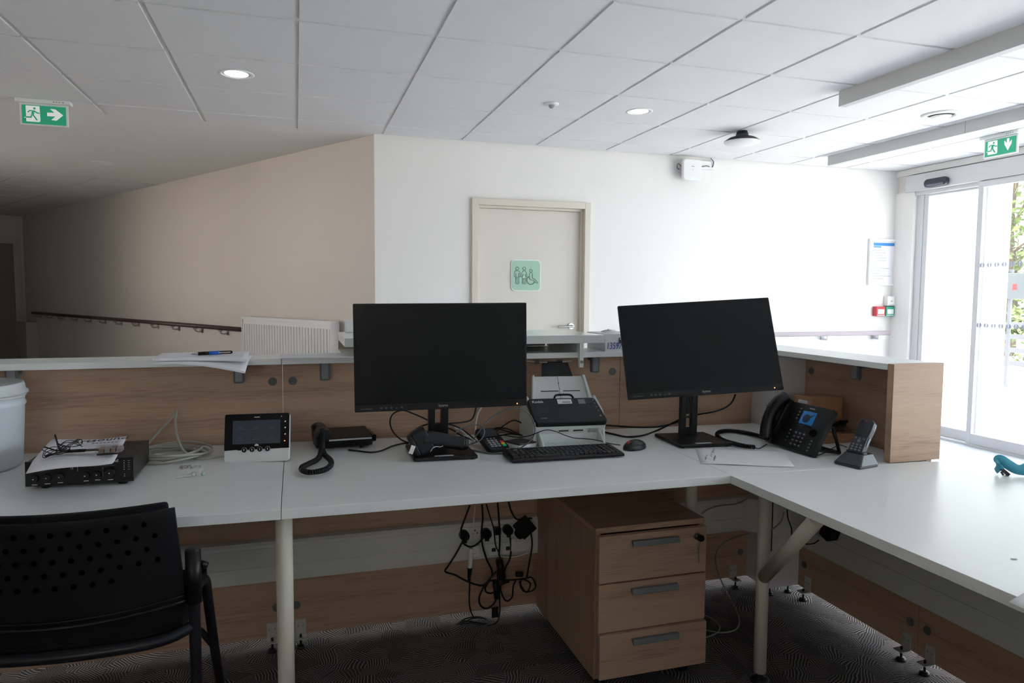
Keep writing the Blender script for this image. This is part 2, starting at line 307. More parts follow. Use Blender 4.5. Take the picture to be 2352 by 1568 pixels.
CAB = {
'coil_tall': [(-0.454,2.47,0.779),(-0.426,2.5,0.811),(-0.393,2.5,0.848),(-0.379,2.5,0.87),(-0.377,2.46,0.844),(-0.369,2.42,0.816),(-0.357,2.38,0.793),(-0.34,2.36,0.764),(-0.316,2.343,0.749),(-0.288,2.315,0.746),(-0.257,2.32,0.746),(-0.222,2.333,0.748)],
'phone_lead': [(0.159,2.339,0.741),(0.185,2.319,0.741),(0.225,2.291,0.74),(0.261,2.302,0.74),(0.305,2.367,0.739),(0.347,2.401,0.739),(0.367,2.404,0.739),(0.345,2.44,0.746),(0.318,2.44,0.776),(0.309,2.44,0.81),(0.32,2.44,0.837),(0.353,2.44,0.848),(0.392,2.44,0.834),(0.446,2.44,0.807),(0.485,2.44,0.783),(0.525,2.44,0.773),(0.56,2.42,0.751),(0.601,2.39,0.736)],
'video_lead': [(0.384,2.35,0.739),(0.379,2.42,0.746),(0.388,2.42,0.773),(0.419,2.42,0.793),(0.466,2.42,0.8),(0.528,2.42,0.79),(0.576,2.42,0.763),(0.605,2.374,0.736)],
'power_lead': [(0.599,2.36,0.866),(0.593,2.36,0.838),(0.58,2.36,0.817),(0.546,2.36,0.81),(0.5,2.36,0.808),(0.469,2.36,0.795),(0.455,2.36,0.776),(0.463,2.36,0.767)],
'gun_cord': [(0.503,2.222,0.763),(0.54,2.237,0.758),(0.568,2.2,0.776),(0.584,2.2,0.796),(0.584,2.2,0.815),(0.565,2.2,0.829),(0.531,2.2,0.828),(0.498,2.2,0.815),(0.476,2.2,0.791)],
'big_loop': [(0.586,2.345,0.752),(0.575,2.2,0.816),(0.604,2.2,0.847),(0.642,2.2,0.87),(0.687,2.2,0.879),(0.725,2.2,0.87),(0.751,2.2,0.843),(0.762,2.2,0.81),(0.756,2.2,0.781),(0.736,2.2,0.759),(0.71,2.2,0.745),(0.65,2.08,0.767)],
'white_lead': [(0.632,2.4,0.858),(0.616,2.4,0.831),(0.608,2.4,0.792),(0.601,2.38,0.757)],
'grey_lead': [(0.527,2.38,0.789),(0.554,2.38,0.775),(0.579,2.38,0.752),(0.6,2.373,0.738)],
'mouse_cord': [(1.065,2.175,0.739),(1.057,2.244,0.731),(0.986,2.19,0.757),(0.942,2.19,0.765),(0.905,2.19,0.769),(0.866,2.18,0.782),(0.826,2.18,0.799),(0.795,2.18,0.805),(0.765,2.18,0.798),(0.741,2.2,0.784),(0.709,2.22,0.777),(0.68,2.25,0.778),(0.665,2.28,0.776)],
'desk_lead': [(0.53,2.289,0.737),(0.562,2.235,0.737),(0.601,2.186,0.736),(0.65,2.175,0.736)],
'tangle_a': [(0.681,2.51,0.743),(0.733,2.542,0.743),(0.757,2.477,0.742),(0.784,2.412,0.742),(0.747,2.445,0.742),(0.687,2.409,0.743)],
'tangle_b': [(0.69,2.42,0.76),(0.722,2.42,0.782),(0.756,2.42,0.797),(0.789,2.42,0.784)],
'tangle_c': [(0.642,2.395,0.752),(0.708,2.514,0.751),(0.751,2.514,0.75),(0.766,2.425,0.75),(0.772,2.367,0.75)],
'm2_a': [(1.112,2.42,0.761),(1.194,2.42,0.752),(1.269,2.42,0.745),(1.344,2.42,0.743),(1.401,2.42,0.75),(1.451,2.42,0.762)],
'm2_b': [(1.12,2.457,0.73),(1.144,2.392,0.73),(1.171,2.336,0.73),(1.24,2.346,0.729),(1.335,2.42,0.726),(1.392,2.42,0.747),(1.449,2.42,0.769),(1.494,2.42,0.779)],
'm2_c': [(1.596,2.28,0.882),(1.583,2.28,0.854),(1.553,2.28,0.832),(1.504,2.28,0.819),(1.439,2.28,0.812),(1.408,2.28,0.803)],
'm2_d': [(1.347,2.2,0.891),(1.355,2.2,0.863),(1.356,2.2,0.839),(1.349,2.2,0.815)],
'ph2_coil': [(1.631,2.116,0.74),(1.653,2.216,0.732),(1.647,2.287,0.73),(1.617,2.329,0.73),(1.564,2.323,0.731),(1.511,2.265,0.732),(1.48,2.183,0.732),(1.483,2.121,0.732),(1.495,2.074,0.732),(1.524,2.053,0.731)],
'ph2_tail': [(1.527,2.057,0.727),(1.538,2.047,0.727),(1.606,2.098,0.727)],
'ph2_small': [(1.718,2.246,0.729),(1.755,2.327,0.729),(1.769,2.351,0.729),(1.785,2.339,0.728)],
'dect_cord': [(1.649,1.905,0.725),(1.704,1.932,0.724),(1.79,1.988,0.723),(1.862,2.03,0.723),(1.861,1.994,0.723)],
'ph1_coil': [(0.077,2.36,0.807),(0.077,2.32,0.783),(0.071,2.273,0.758),(0.058,2.19,0.75),(0.028,2.123,0.751),(0.011,2.09,0.751),(0.013,2.049,0.751),(0.035,2.023,0.751),(0.071,2.045,0.75),(0.092,2.098,0.75),(0.093,2.164,0.75),(0.079,2.236,0.752),(0.074,2.33,0.76),(0.075,2.38,0.778)],
'u_a': [(0.596,2.44,0.488),(0.578,2.44,0.441),(0.564,2.44,0.402),(0.565,2.44,0.374)],
'u_b': [(0.569,2.43,0.364),(0.544,2.43,0.318),(0.515,2.43,0.276),(0.503,2.43,0.255),(0.539,2.43,0.238),(0.579,2.43,0.212),(0.621,2.43,0.191),(0.649,2.43,0.187),(0.669,2.43,0.206),(0.695,2.43,0.233)],
'u_c': [(0.642,2.44,0.487),(0.645,2.44,0.435),(0.641,2.44,0.386),(0.644,2.44,0.337),(0.661,2.44,0.278),(0.681,2.44,0.234),(0.678,2.44,0.209),(0.648,2.44,0.172),(0.633,2.44,0.137),(0.638,2.44,0.107),(0.662,2.44,0.092),(0.69,2.44,0.108),(0.702,2.44,0.14)],
'u_d': [(0.661,2.45,0.484),(0.675,2.45,0.437),(0.69,2.45,0.387),(0.697,2.45,0.328),(0.711,2.45,0.293),(0.718,2.45,0.259)],
'u_e': [(0.696,2.42,0.495),(0.701,2.42,0.436),(0.705,2.42,0.354),(0.702,2.42,0.297)],
'u_f': [(0.75,2.46,0.482),(0.762,2.46,0.443),(0.783,2.46,0.413),(0.814,2.46,0.413),(0.843,2.46,0.411)],
'u_white': [(0.616,2.44,0.486),(0.611,2.44,0.422),(0.608,2.44,0.365)],
'u_g': [(0.593,2.42,0.26),(0.592,2.42,0.203),(0.59,2.42,0.138),(0.597,2.42,0.096),(0.642,2.548,0.01)],
'u_h': [(0.754,2.45,0.347),(0.758,2.45,0.305),(0.752,2.45,0.264),(0.735,2.45,0.232),(0.728,2.45,0.191)],
'u_i': [(0.835,2.45,0.364),(0.841,2.45,0.313),(0.831,2.45,0.247),(0.821,2.45,0.189)],
'u_j': [(0.705,2.43,0.268),(0.699,2.43,0.219),(0.706,2.43,0.169),(0.709,2.43,0.11),(0.709,2.43,0.077),(0.716,2.489,0.01),(0.674,2.472,0.01)],
'u_k': [(0.656,2.44,0.171),(0.673,2.44,0.195),(0.715,2.44,0.194),(0.766,2.44,0.189),(0.809,2.44,0.189),(0.838,2.44,0.189),(0.853,2.44,0.155),(0.839,2.44,0.138),(0.809,2.44,0.139),(0.792,2.44,0.163),(0.8,2.44,0.187),(0.832,2.44,0.166),(0.815,2.44,0.135),(0.787,2.44,0.18)],
'u_l': [(0.746,2.43,0.189),(0.712,2.43,0.176),(0.721,2.43,0.134),(0.738,2.43,0.115),(0.757,2.43,0.129),(0.761,2.43,0.17),(0.771,2.43,0.189)],
'u_m': [(0.651,2.425,0.186),(0.654,2.425,0.164),(0.674,2.425,0.155),(0.697,2.425,0.164),(0.711,2.425,0.19),(0.744,2.425,0.194)],
'u_n': [(0.561,2.42,0.361),(0.59,2.42,0.341),(0.618,2.42,0.347),(0.642,2.42,0.369)],
'u_white2': [(0.72,2.46,0.275),(0.763,2.46,0.269),(0.806,2.46,0.273),(0.832,2.46,0.28)],
'fl_coil': [(0.566,2.515,0.008),(0.607,2.546,0.012),(0.661,2.554,0.008),(0.684,2.509,0.012),(0.664,2.486,0.008),(0.615,2.507,0.012),(0.577,2.516,0.008),(0.632,2.539,0.012),(0.677,2.535,0.008),(0.673,2.483,0.012),(0.635,2.517,0.008),(0.588,2.537,0.012)],
'data_a': [(1.579,2.46,0.362),(1.605,2.46,0.378),(1.656,2.46,0.389),(1.739,2.46,0.391),(1.792,2.46,0.407)],
'data_b': [(1.749,2.38,0.291),(1.666,2.35,0.295),(1.572,2.3,0.295),(1.511,2.25,0.282),(1.478,2.2,0.262),(1.465,2.15,0.226),(1.469,2.1,0.181),(1.616,2.265,0.04),(1.619,2.246,0.005),(1.564,2.189,0.005),(1.502,2.182,0.005),(1.463,2.208,0.005),(1.431,2.246,0.005)],
'data_c': [(1.484,2.362,0.005),(1.521,2.312,0.005),(1.527,2.247,0.005),(1.491,2.193,0.005),(1.429,2.169,0.005),(1.365,2.168,0.005)],
'data_d': [(1.85,2.3,0.397),(1.841,2.3,0.362),(1.811,2.3,0.338),(1.775,2.3,0.32)],
'arm_bl': [(1.89,2.33,0.393),(1.896,2.33,0.356),(1.915,2.33,0.31),(1.914,2.33,0.268)],
'arm_plug': [(1.9,2.295,0.282),(1.9,2.242,0.282),(1.9,2.186,0.302),(1.9,2.159,0.325)],
}
# ================================================================ THE ROOM
ZC = 2.42
bm = B(); box(bm, -5.2, 2.12, -4.5, 2.66, -.02, 0); struct('floor', bm, carpet())
# light vinyl of the hall outside the counter
FL2 = mat('hall_vinyl', (.44, .46, .50), .35, vary=.03)
bm = B(); box(bm, -9, 2.12, 2.66, 16, -.02, 0); box(bm, 2.12, 5.5, -4.5, 16, -.02, 0); struct('floor_hall', bm, FL2)
# ceiling: tegular tiles in a metal grid
bm = B(); box(bm, -5.2, 5.5, -4.5, 5.32, ZC+.007, ZC+.03, 1)
gx = [.02+.6*k for k in range(-9, 10)]; gy = [3.235+.6*k-.003 for k in range(-17, 5)]
for i in range(len(gx)-1):
    for j in range(len(gy)-1):
        x0, x1 = gx[i]+.012, min(gx[i+1]-.012, 5.46); y0, y1 = gy[j]+.012, min(gy[j+1]-.012, 5.315)
        if x1-x0 > .02 and y1-y0 > .02: box(bm, x0, x1, y0, y1, ZC, ZC+.01, 0)
struct('ceiling', bm, [TILE, TBAR])
D = Vector((-.521, .854, 0)).normalized(); NN = Vector((D.y, -D.x, 0)); P0 = Vector((.57, 5.34, 0))
def cw(s, n, z): q = P0+D*s+NN*n; return (q.x, q.y, z)
def cbox(bm, s0, s1, n0, n1, z0, z1, mi=0):
    mt = Matrix(((D.x, NN.x, 0, P0.x), (D.y, NN.y, 0, P0.y), (0, 0, 1, 0), (0, 0, 0, 1)))
    return box(bm, s0, s1, n0, n1, z0, z1, mi, mt)
S0 = 3.84
bm = B()
a, b_, c, d = cw(0, 0, 0), cw(S0, 0, 0), cw(S0, -2.75, 0), cw(0, 0, 0)
prism(bm, [(.6, 5.318), a[:2], b_[:2], c[:2], (-5.2, 7.0), (-5.2, 5.318)], ZC+.001, ZC+.03)
struct('ceiling_plaster_band', bm, PLAST)
bm = B(); cbox(bm, S0, 9.2, -2.9, .02, ZC+.008, ZC+.03, 1)
for i in range(9):
    for j in range(5):
        cbox(bm, S0+.6*i+.01, min(S0+.6*i+.588, 9.1), -.6*(j+1)+.03, -.6*j+.008, ZC, ZC+.01, 0)
struct('ceiling_corridor', bm, [TILE, TBAR])
# walls
bm = B(); box(bm, .57, 1.335, 5.33, 5.47, 0, 2.6); box(bm, 2.275, 5.6, 5.33, 5.47, 0, 2.6); box(bm, 1.335, 2.275, 5.33, 5.47, 1.965, 2.6)
struct('wall_back', bm, WALL)
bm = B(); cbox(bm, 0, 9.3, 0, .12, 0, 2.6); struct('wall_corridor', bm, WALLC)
bm = B(); cbox(bm, 9.05, 9.2, -3.2, .05, 0, 2.6); struct('wall_corridor_end', bm, WALL)
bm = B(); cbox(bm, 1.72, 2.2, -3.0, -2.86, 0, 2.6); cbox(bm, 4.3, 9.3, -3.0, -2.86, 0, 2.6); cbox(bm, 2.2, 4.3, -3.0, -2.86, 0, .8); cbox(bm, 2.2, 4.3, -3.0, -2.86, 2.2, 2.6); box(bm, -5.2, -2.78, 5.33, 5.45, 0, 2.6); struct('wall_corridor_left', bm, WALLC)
WINS = ((3.4, 5.15, .75, 2.25),)
bm = B(); ys = [-4.5, 3.4, 5.15, 5.45]
for i in (0, 2): box(bm, -5.3, -5.18, ys[i], ys[i+1], 0, 2.6)
for y0, y1, z0, z1 in WINS: box(bm, -5.3, -5.18, y0, y1, 0, z0); box(bm, -5.3, -5.18, y0, y1, z1, 2.6)
struct('wall_left', bm, WALL)
bm = B(); box(bm, -5.3, -2.5, -4.6, -4.45, 0, 2.6); box(bm, -.7, 5.6, -4.6, -4.45, 0, 2.6); box(bm, -2.5, -.7, -4.6, -4.45, 0, 1.4); box(bm, -2.5, -.7, -4.6, -4.45, 2.3, 2.6); struct('wall_front', bm, WALL)
bm = B(); box(bm, 5.46, 5.60, 5.12, 5.33, 0, 2.6); box(bm, 5.46, 5.60, -4.6, -2.0, 0, 2.6); box(bm, 5.46, 5.60, -2.0, 5.12, 2.30, 2.6); box(bm, 5.425, 5.46, 5.12, 5.33, 0, 2.21)
struct('wall_right', bm, WALL)
bm = B(); box(bm, -9, 6, -4.7, 16, 2.62, 2.75); struct('ceiling_roof_slab', bm, PLAST)
# unseen glazing in the left wall, added to light the corridor wall
GL = glass('clear_glass', .06); GLW = glass('warm_light_glass', .06, (1, .92, .84))  # second glass: pane tint added to warm the incoming daylight
for n, (y0, y1, z0, z1) in enumerate(WINS):
    bm = B(); nb = 2
    for k in range(nb+1): y = y0+(y1-y0-.05)*k/nb; box(bm, -5.28, -5.20, y, y+.05, z0, z1)
    box(bm, -5.28, -5.20, y0, y1, z0, z0+.05); box(bm, -5.28, -5.20, y0, y1, z1-.05, z1)
    w = struct('window_unseen_%d' % (n+1), bm, ALU)
    bm = B(); box(bm, -5.245, -5.235, y0+.05, y1-.05, z0+.05, z1-.05); obj('pane', bm, GLW, w)
bm = B()
for x in (-2.5, -1.62, -.75): box(bm, x, x+.05, -4.56, -4.48, 1.4, 2.3)
box(bm, -2.5, -.7, -4.56, -4.48, 1.4, 1.45); box(bm, -2.5, -.7, -4.56, -4.48, 2.25, 2.3)
w = struct('window_unseen_2', bm, ALU)  # unseen glazing, bearing read off the leg shadow, sized for the light
bm = B(); box(bm, -2.45, -.75, -4.525, -4.515, 1.45, 2.25); obj('pane', bm, GLW, w)
bm = B(); cbox(bm, 2.2, 2.25, -2.96, -2.90, .8, 2.2); cbox(bm, 4.25, 4.3, -2.96, -2.90, .8, 2.2); cbox(bm, 2.25, 4.25, -2.96, -2.90, .8, .85); cbox(bm, 2.25, 4.25, -2.96, -2.90, 2.15, 2.2)
w = struct('window_unseen_3', bm, ALU)  # unseen glazing added to brighten the far corridor wall
bm = B(); cbox(bm, 2.25, 4.25, -2.935, -2.93, .85, 2.15); obj('pane', bm, GLW, w)
# ceiling downstands
for n, (x, y1, zz, ww) in enumerate(((2.985, 3.365, .085, .05), (4.285, 4.93, .08, .045))):
    bm = B(); box(bm, x, x+ww, -4.5, y1, ZC-zz, ZC+.004); box(bm, x+ww, x+ww+.02, -4.5, y1-.05, ZC-.02, ZC+.004)
    o = struct('trim_%d' % (n+1), bm, mat('downstand_grey', (.56, .57, .57), .6), bevel=.002)
    if n: bm = B(); box(bm, x-.0006, x, 3.66, 3.664, ZC-zz, ZC); obj('joint', bm, LGREY, o)
bm = B(); box(bm, 5.425, 5.46, -2.0, 5.33, 2.365, 2.42); struct('trim_3', bm, WALL)
# ---- toilet door
bm = B()
fx0, fx1, ft = 1.31, 2.302, 1.99
for x0, x1 in ((fx0, fx0+.05), (fx1-.05, fx1)): box(bm, x0, x1, 5.305, 5.45, 0, ft)
box(bm, fx0+.05, fx1-.05, 5.305, 5.45, ft-.05, ft)
for x0, x1 in ((fx0+.05, fx0+.068), (fx1-.068, fx1-.05)): box(bm, x0, x1, 5.345, 5.45, 0, ft-.05)
box(bm, fx0+.068, fx1-.068, 5.345, 5.45, ft-.068, ft-.05)
d1 = struct('door_1', bm, DOORF, bevel=.003)
bm = B(); box(bm, fx0+.068, fx1-.068, 5.375, 5.415, .005, ft-.07); obj('door_leaf', bm, DOORP, d1, bevel=.001)
bm = B(); cyl(bm, (2.165, 5.375, .99), (2.165, 5.362, .99), .026); cyl(bm, (2.165, 5.375, .99), (2.165, 5.315, .99), .009)
tube(bm, [(2.165, 5.318, .99), (2.12, 5.316, .988), (2.03, 5.318, .986)], .0095, seg=12)
obj('door_handle', bm, STEEL, d1, label='brushed steel lever handle')
# pictogram sign on door
t = thing('restroom_sign', 'square pale green rounded toilet sign with man, woman and wheelchair outlines on the cream door', 'sign', (1.772, 5.372, 1.400))
SGB = mat('sign_border', (.72, .80, .76), .5); SGG = mat('sign_sage', (.36, .55, .44), .5); SGL = mat('sign_line', (.12, .22, .17), .5)
bm = B(); prism(bm, rrect(.252, .252, .035), -.004, 0, 'y'); obj('border', bm, SGB, t)
bm = B(); prism(bm, rrect(.236, .236, .029), -.006, -.004, 'y'); obj('face', bm, SGG, t)
k = .236/1000
def sp(L): return [((x-845)*k, -.0068, -(y-795)*k) for x, y in L]
bm = B()
def ln(L, r=.0022, closed=False, sm=False): tube(bm, sp(L), r, seg=6, sm=sm, closed=closed)
def ring(cx, cy, r, rr=.0022, a0=0, a1=360): tube(bm, sp([(cx+r*math.cos(math.radians(a0+(a1-a0)*i/24)), cy+r*math.sin(math.radians(a0+(a1-a0)*i/24))) for i in range(25)]), rr, seg=6, sm=False)
ring(528, 565, 52); ring(775, 565, 52); ring(1015, 635, 48)
ln([(480, 850), (425, 850), (420, 700), (450, 655), (530, 645), (600, 655), (632, 700), (630, 850), (585, 850)])
ln([(478, 720), (472, 1060), (490, 1085), (525, 1085), (527, 840)]); ln([(582, 720), (585, 1060), (565, 1085), (530, 1085)])
ln([(700, 850), (668, 830), (700, 690), (740, 645), (815, 645), (850, 700), (885, 830), (850, 850)])
ln([(745, 760), (695, 870), (705, 900), (850, 900), (855, 870), (805, 760)]); ln([(715, 910), (718, 1085), (765, 1085), (770, 910)]); ln([(835, 910), (832, 1085), (778, 1085)])
ln([(1070, 890), (1068, 760), (1045, 700), (1015, 690), (985, 700), (962, 780), (970, 900), (1000, 945), (1100, 945), (1215, 1055), (1255, 1055), (1255, 1020), (1130, 900), (1070, 890)])
ring(1015, 955, 140, .0036, -118, -345+10)
obj('pictogram', bm, SGL, t)
# ---- corridor end door
bm = B(); cbox(bm, 8.99, 9.05, -1.10, -1.02, 0, 2.06); cbox(bm, 8.99, 9.05, -.15, -.07, 0, 2.06); cbox(bm, 8.99, 9.05, -1.02, -.15, 1.98, 2.06)
d2 = struct('door_2', bm, DOORF); bm = B(); cbox(bm, 9.02, 9.05, -1.02, -.15, 0, 1.98); obj('door_leaf', bm, mat('taupe_door', (.30, .26, .22), .5), d2)
# ---- sliding glass entrance in the right wall
bm = B(); box(bm, 5.40, 5.46, -2.0, 5.20, 2.205, 2.352); box(bm, 5.44, 5.50, -2.0, 5.12, 2.17, 2.215); d3 = struct('door_3', bm, ALU, bevel=.004)
bm = B(); box(bm, 5.46, 5.52, 5.045, 5.12, 0, 2.2, 0); box(bm, 5.47, 5.50, 5.01, 5.045, 0, 2.2, 0)
obj('jamb', bm, ALU, d3)
def leaf(y0, y1, x, nm):
    bm = B()
    box(bm, x, x+.035, y0, y0+.045, .02, 2.2); box(bm, x, x+.035, y1-.045, y1, .02, 2.2)
    box(bm, x, x+.035, y0+.045, y1-.045, .02, .105); box(bm, x, x+.035, y0+.045, y1-.045, 2.15, 2.2)
    o = obj(nm, bm, ALU, d3, bevel=.003); bm = B(); box(bm, x+.014, x+.02, y0+.045, y1-.045, .105, 2.15); obj('glass_pane', bm, GL, o); return o
leaf(4.43, 5.045, 5.465, 'fixed_leaf'); l2 = leaf(3.30, 4.47, 5.405, 'sliding_leaf'); leaf(2.12, 3.30, 5.405, 'sliding_leaf'); leaf(.6, 2.16, 5.465, 'fixed_leaf'); leaf(-.7, .6, 5.465, 'fixed_leaf'); leaf(-2.0, -.7, 5.465, 'fixed_leaf')
DOT = mat('frosted_dot', (.42, .43, .52), .6, alpha=.8)
bm = B()
for z in (1.512, 1.017):
    for i in range(17):
        y = 4.41-.063*i
        for q in (0, 1):  # split round dots
            prism(bm, [(y+(.003 if q else -.003)+.02*math.cos(a)*(1 if q else -1), z+.02*math.sin(a)) for a in [-PI/2+PI*j/8 for j in range(9)]], 5.4165, 5.4175, 'x')
obj('safety_dots', bm, DOT, l2)
bm = B(); box(bm, 5.40, 5.52, -2.0, 5.12, -.005, .018); obj('floor_track', bm, ALU, d3)
# sensor
t = thing('door_sensor', 'black oval motion sensor on the grey header above the glass entrance', 'sensor', (5.40, 4.855, 2.252))
bm = B(); prism(bm, rrect(.235, .072, .034, 8), -.035, 0, 'x'); obj('housing', bm, mat('sensor_navy', (.02, .022, .04), .3), t, bevel=.008)
bm = B(); prism(bm, rrect(.17, .02, .008, 4, 0, -.022), -.037, -.03, 'x'); obj('lens', bm, mat('sensor_lens', (.12, .13, .18), .1), t)
# ================================================================ OUTSIDE
PAV = mat('pale_paving', (.62, .62, .60), .9, vary=.06)
bm = B(); box(bm, 5.6, 60, -25, 60, -.12, -.015); box(bm, -40, -5.35, -25, 60, -.12, -.015); struct('floor_paving', bm, PAV)
t = thing('rendered_wall', 'white rendered garden wall end standing outside the glass entrance', 'garden wall', (8.3, 6.83, -.015))
bm = B(); box(bm, -.16, .16, -.30, 4.2, 0, 3.9); obj('render_face', bm, mat('white_render', (.8, .8, .8), .9, vary=.02), t, bevel=.01)
bm = B(); box(bm, -.24, .24, -.38, 4.28, 0, .12); obj('plinth', bm, PAV, t, bevel=.01)
t = thing('garden_railing', 'white horizontal slat railing with posts outside beyond the sliding door', 'railing', (10.2, 3.2, 0))
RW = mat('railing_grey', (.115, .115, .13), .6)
bm = B()
for z in (.22, .42, .62, .80): box(bm, -.02, .02, -3, 4.8, z, z+.07)
obj('slats', bm, RW, t)
for y in (-3, -.4, 2.2, 4.75): bm = B(); box(bm, -.03, .05, y-.03, y+.03, -.02, 1.0); obj('post', bm, RW, t)
t = thing('outdoor_board', 'pale grey notice board with small red mark seen through the glass door', 'board', (9.3, 6.6, 0))
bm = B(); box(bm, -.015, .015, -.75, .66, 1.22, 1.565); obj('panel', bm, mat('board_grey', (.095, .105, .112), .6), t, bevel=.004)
bm = B(); box(bm, -.018, -.0155, .44, .50, 1.34, 1.42); obj('red_mark', bm, RED, t)
for y in (-.65, .56): bm = B(); box(bm, .016, .05, y-.02, y+.02, -.02, 1.62); obj('post', bm, RW, t)
LEAF = mat('leaf_green', (.13, .175, .04), .6, vary=.4); BARK = mat('bark', (.16, .12, .09), .9, vary=.3)
def tree(x, y, hh, rr, label, seed):
    rnd = random.Random(seed); t = thing('garden_tree', label, 'tree', (x, y, -.05), group='trees beyond the entrance')
    bm = B(); tube(bm, [(0, 0, 0), (.05, .04, hh*.3), (-.06, .08, hh*.55), (.03, 0, hh*.8)], lambda u: .14*(1-.7*u), seg=10)
    for q in range(7):
        a = rnd.uniform(0, 6.28); z = hh*rnd.uniform(.3, .6); tube(bm, [(0, .04, z), (math.cos(a)*rr*.4, math.sin(a)*rr*.4, z+.5), (math.cos(a)*rr*.75, math.sin(a)*rr*.75, z+1.0)], lambda u: .045*(1-.8*u), seg=6)
    obj('trunk', bm, BARK, t)
    bm = B()
    for q in range(9000):
        a = rnd.uniform(0, 6.28); u = rnd.uniform(-1, 1); s = math.sqrt(1-u*u); R = rr*(.45+.55*rnd.random()**.5)*(1+.25*math.sin(3*a+u*4))
        c = Vector((R*s*math.cos(a), R*s*math.sin(a), hh*.56+u*hh*.47)); l = rnd.uniform(.05, .11)
        e1 = Vector((rnd.gauss(0, 1), rnd.gauss(0, 1), rnd.gauss(0, 1))).normalized(); e2 = e1.orthogonal().normalized()
        bm.faces.new([bm.verts.new(c+e1*l), bm.verts.new(c+e2*l*.5), bm.verts.new(c-e1*l), bm.verts.new(c-e2*l*.5)])
    me = bpy.data.meshes.new('foliage'); bm.to_mesh(me); bm.free(); me.materials.append(LEAF)
    o = bpy.data.objects.new('foliage', me); COL.objects.link(o); o.parent = t
tree(14.5, 11.1, 5.2, 1.55, 'tall yellow-green tree behind the white garden wall outside', 1)
tree(15.8, 7.6, 4.6, 1.7, 'broad green tree at the right edge beyond the railing', 2)
t = tag(obj('hedge', B(), LEAF), 'low green hedge running behind the white railing', 'hedge')
bm = B(); rnd = random.Random(5)
for q in range(9000):
    c = Vector((rnd.uniform(12.3, 13.1), rnd.uniform(-2, 9.6), rnd.uniform(.0, 1.1))); l = rnd.uniform(.03, .08)
    e1 = Vector((rnd.gauss(0, 1), rnd.gauss(0, 1), rnd.gauss(0, 1))).normalized(); e2 = e1.orthogonal().normalized()
    bm.faces.new([bm.verts.new(c+e1*l), bm.verts.new(c+e2*l*.5), bm.verts.new(c-e1*l), bm.verts.new(c-e2*l*.5)])
bm.to_mesh(t.data); bm.free()
# ================================================================ CEILING THINGS
def downlight(x, y, r, label, lit):
    t = thing('ceiling_downlight', label, 'ceiling light', (x, y, ZC), group='round recessed downlights')
    bm = B(); lathe(bm, [(r*.84, .004), (r*.86, -.003), (r, -.004), (r*1.10, -.001), (r*1.10, .004)], 40); obj('trim_ring', bm, PVC, t)
    bm = B(); lathe(bm, [(0, -.001), (r*.6, -.001), (r*.85, .001), (r*.85, .004), (0, .004)], 40)
    obj('diffuser', bm, mat('led_on', (1, 1, 1), .4, emit=(1, .97, .92), estr=9) if lit else mat('led_off', (.86, .86, .85), .35), t)
downlight(-.286, 4.11, .084, 'lit round downlight in the second tile row at left', True)
downlight(2.114, 4.124, .078, 'lit round downlight in front of the cream door wall', True)
downlight(-1.66, 7.32, .09, 'unlit round downlight in the smooth plaster band at left', False)
downlight(-2.85, 9.25, .09, 'unlit round downlight deep in the dark corridor ceiling', False)
t = thing('motion_detector', 'small white ceiling motion detector between the two lit downlights', 'detector', (1.519, 4.127, ZC))
bm = B(); lathe(bm, [(0, 0), (.046, 0), (.045, -.006), (.02, -.010), (0, -.010)], 32); obj('base', bm, PVC, t)
bm = B(); ell(bm, (0, 0, -.014), (.019, .019, .016)); obj('lens', bm, mat('detector_lens', (.35, .35, .36), .3), t)
t = thing('ceiling_speaker', 'round dome with black back and white face hanging below the ceiling near the back wall', 'speaker', (3.06, 4.38, ZC))
bm = B(); cyl(bm, (0, 0, .0), (0, 0, -.045), .035, .05); lathe(bm, [(.03, -.03), (.09, -.048), (.125, -.072), (.12, -.075), (0, -.075)], 40); obj('body', bm, mat('dome_black', (.012, .014, .018), .5), t)
bm = B(); lathe(bm, [(.126, -.0755), (.121, -.084), (.08, -.096), (0, -.102)], 40); obj('face', bm, PVC, t)
t = thing('air_valve', 'round white air valve with dark slot in the ceiling between the two downstands', 'vent', (3.97, 3.57, ZC))
bm = B(); lathe(bm, [(.079, -.002), (.087, -.014), (.105, -.010), (.115, 0), (.07, 0)], 40); obj('rim', bm, PVC, t)
bm = B(); lathe(bm, [(0, -.003), (.082, -.003)], 40); obj('slot', bm, INK, t)
bm = B(); lathe(bm, [(0, -.026), (.035, -.025), (.056, -.020), (.060, -.014), (.045, -.012)], 40); obj('disc', bm, PVC, t)
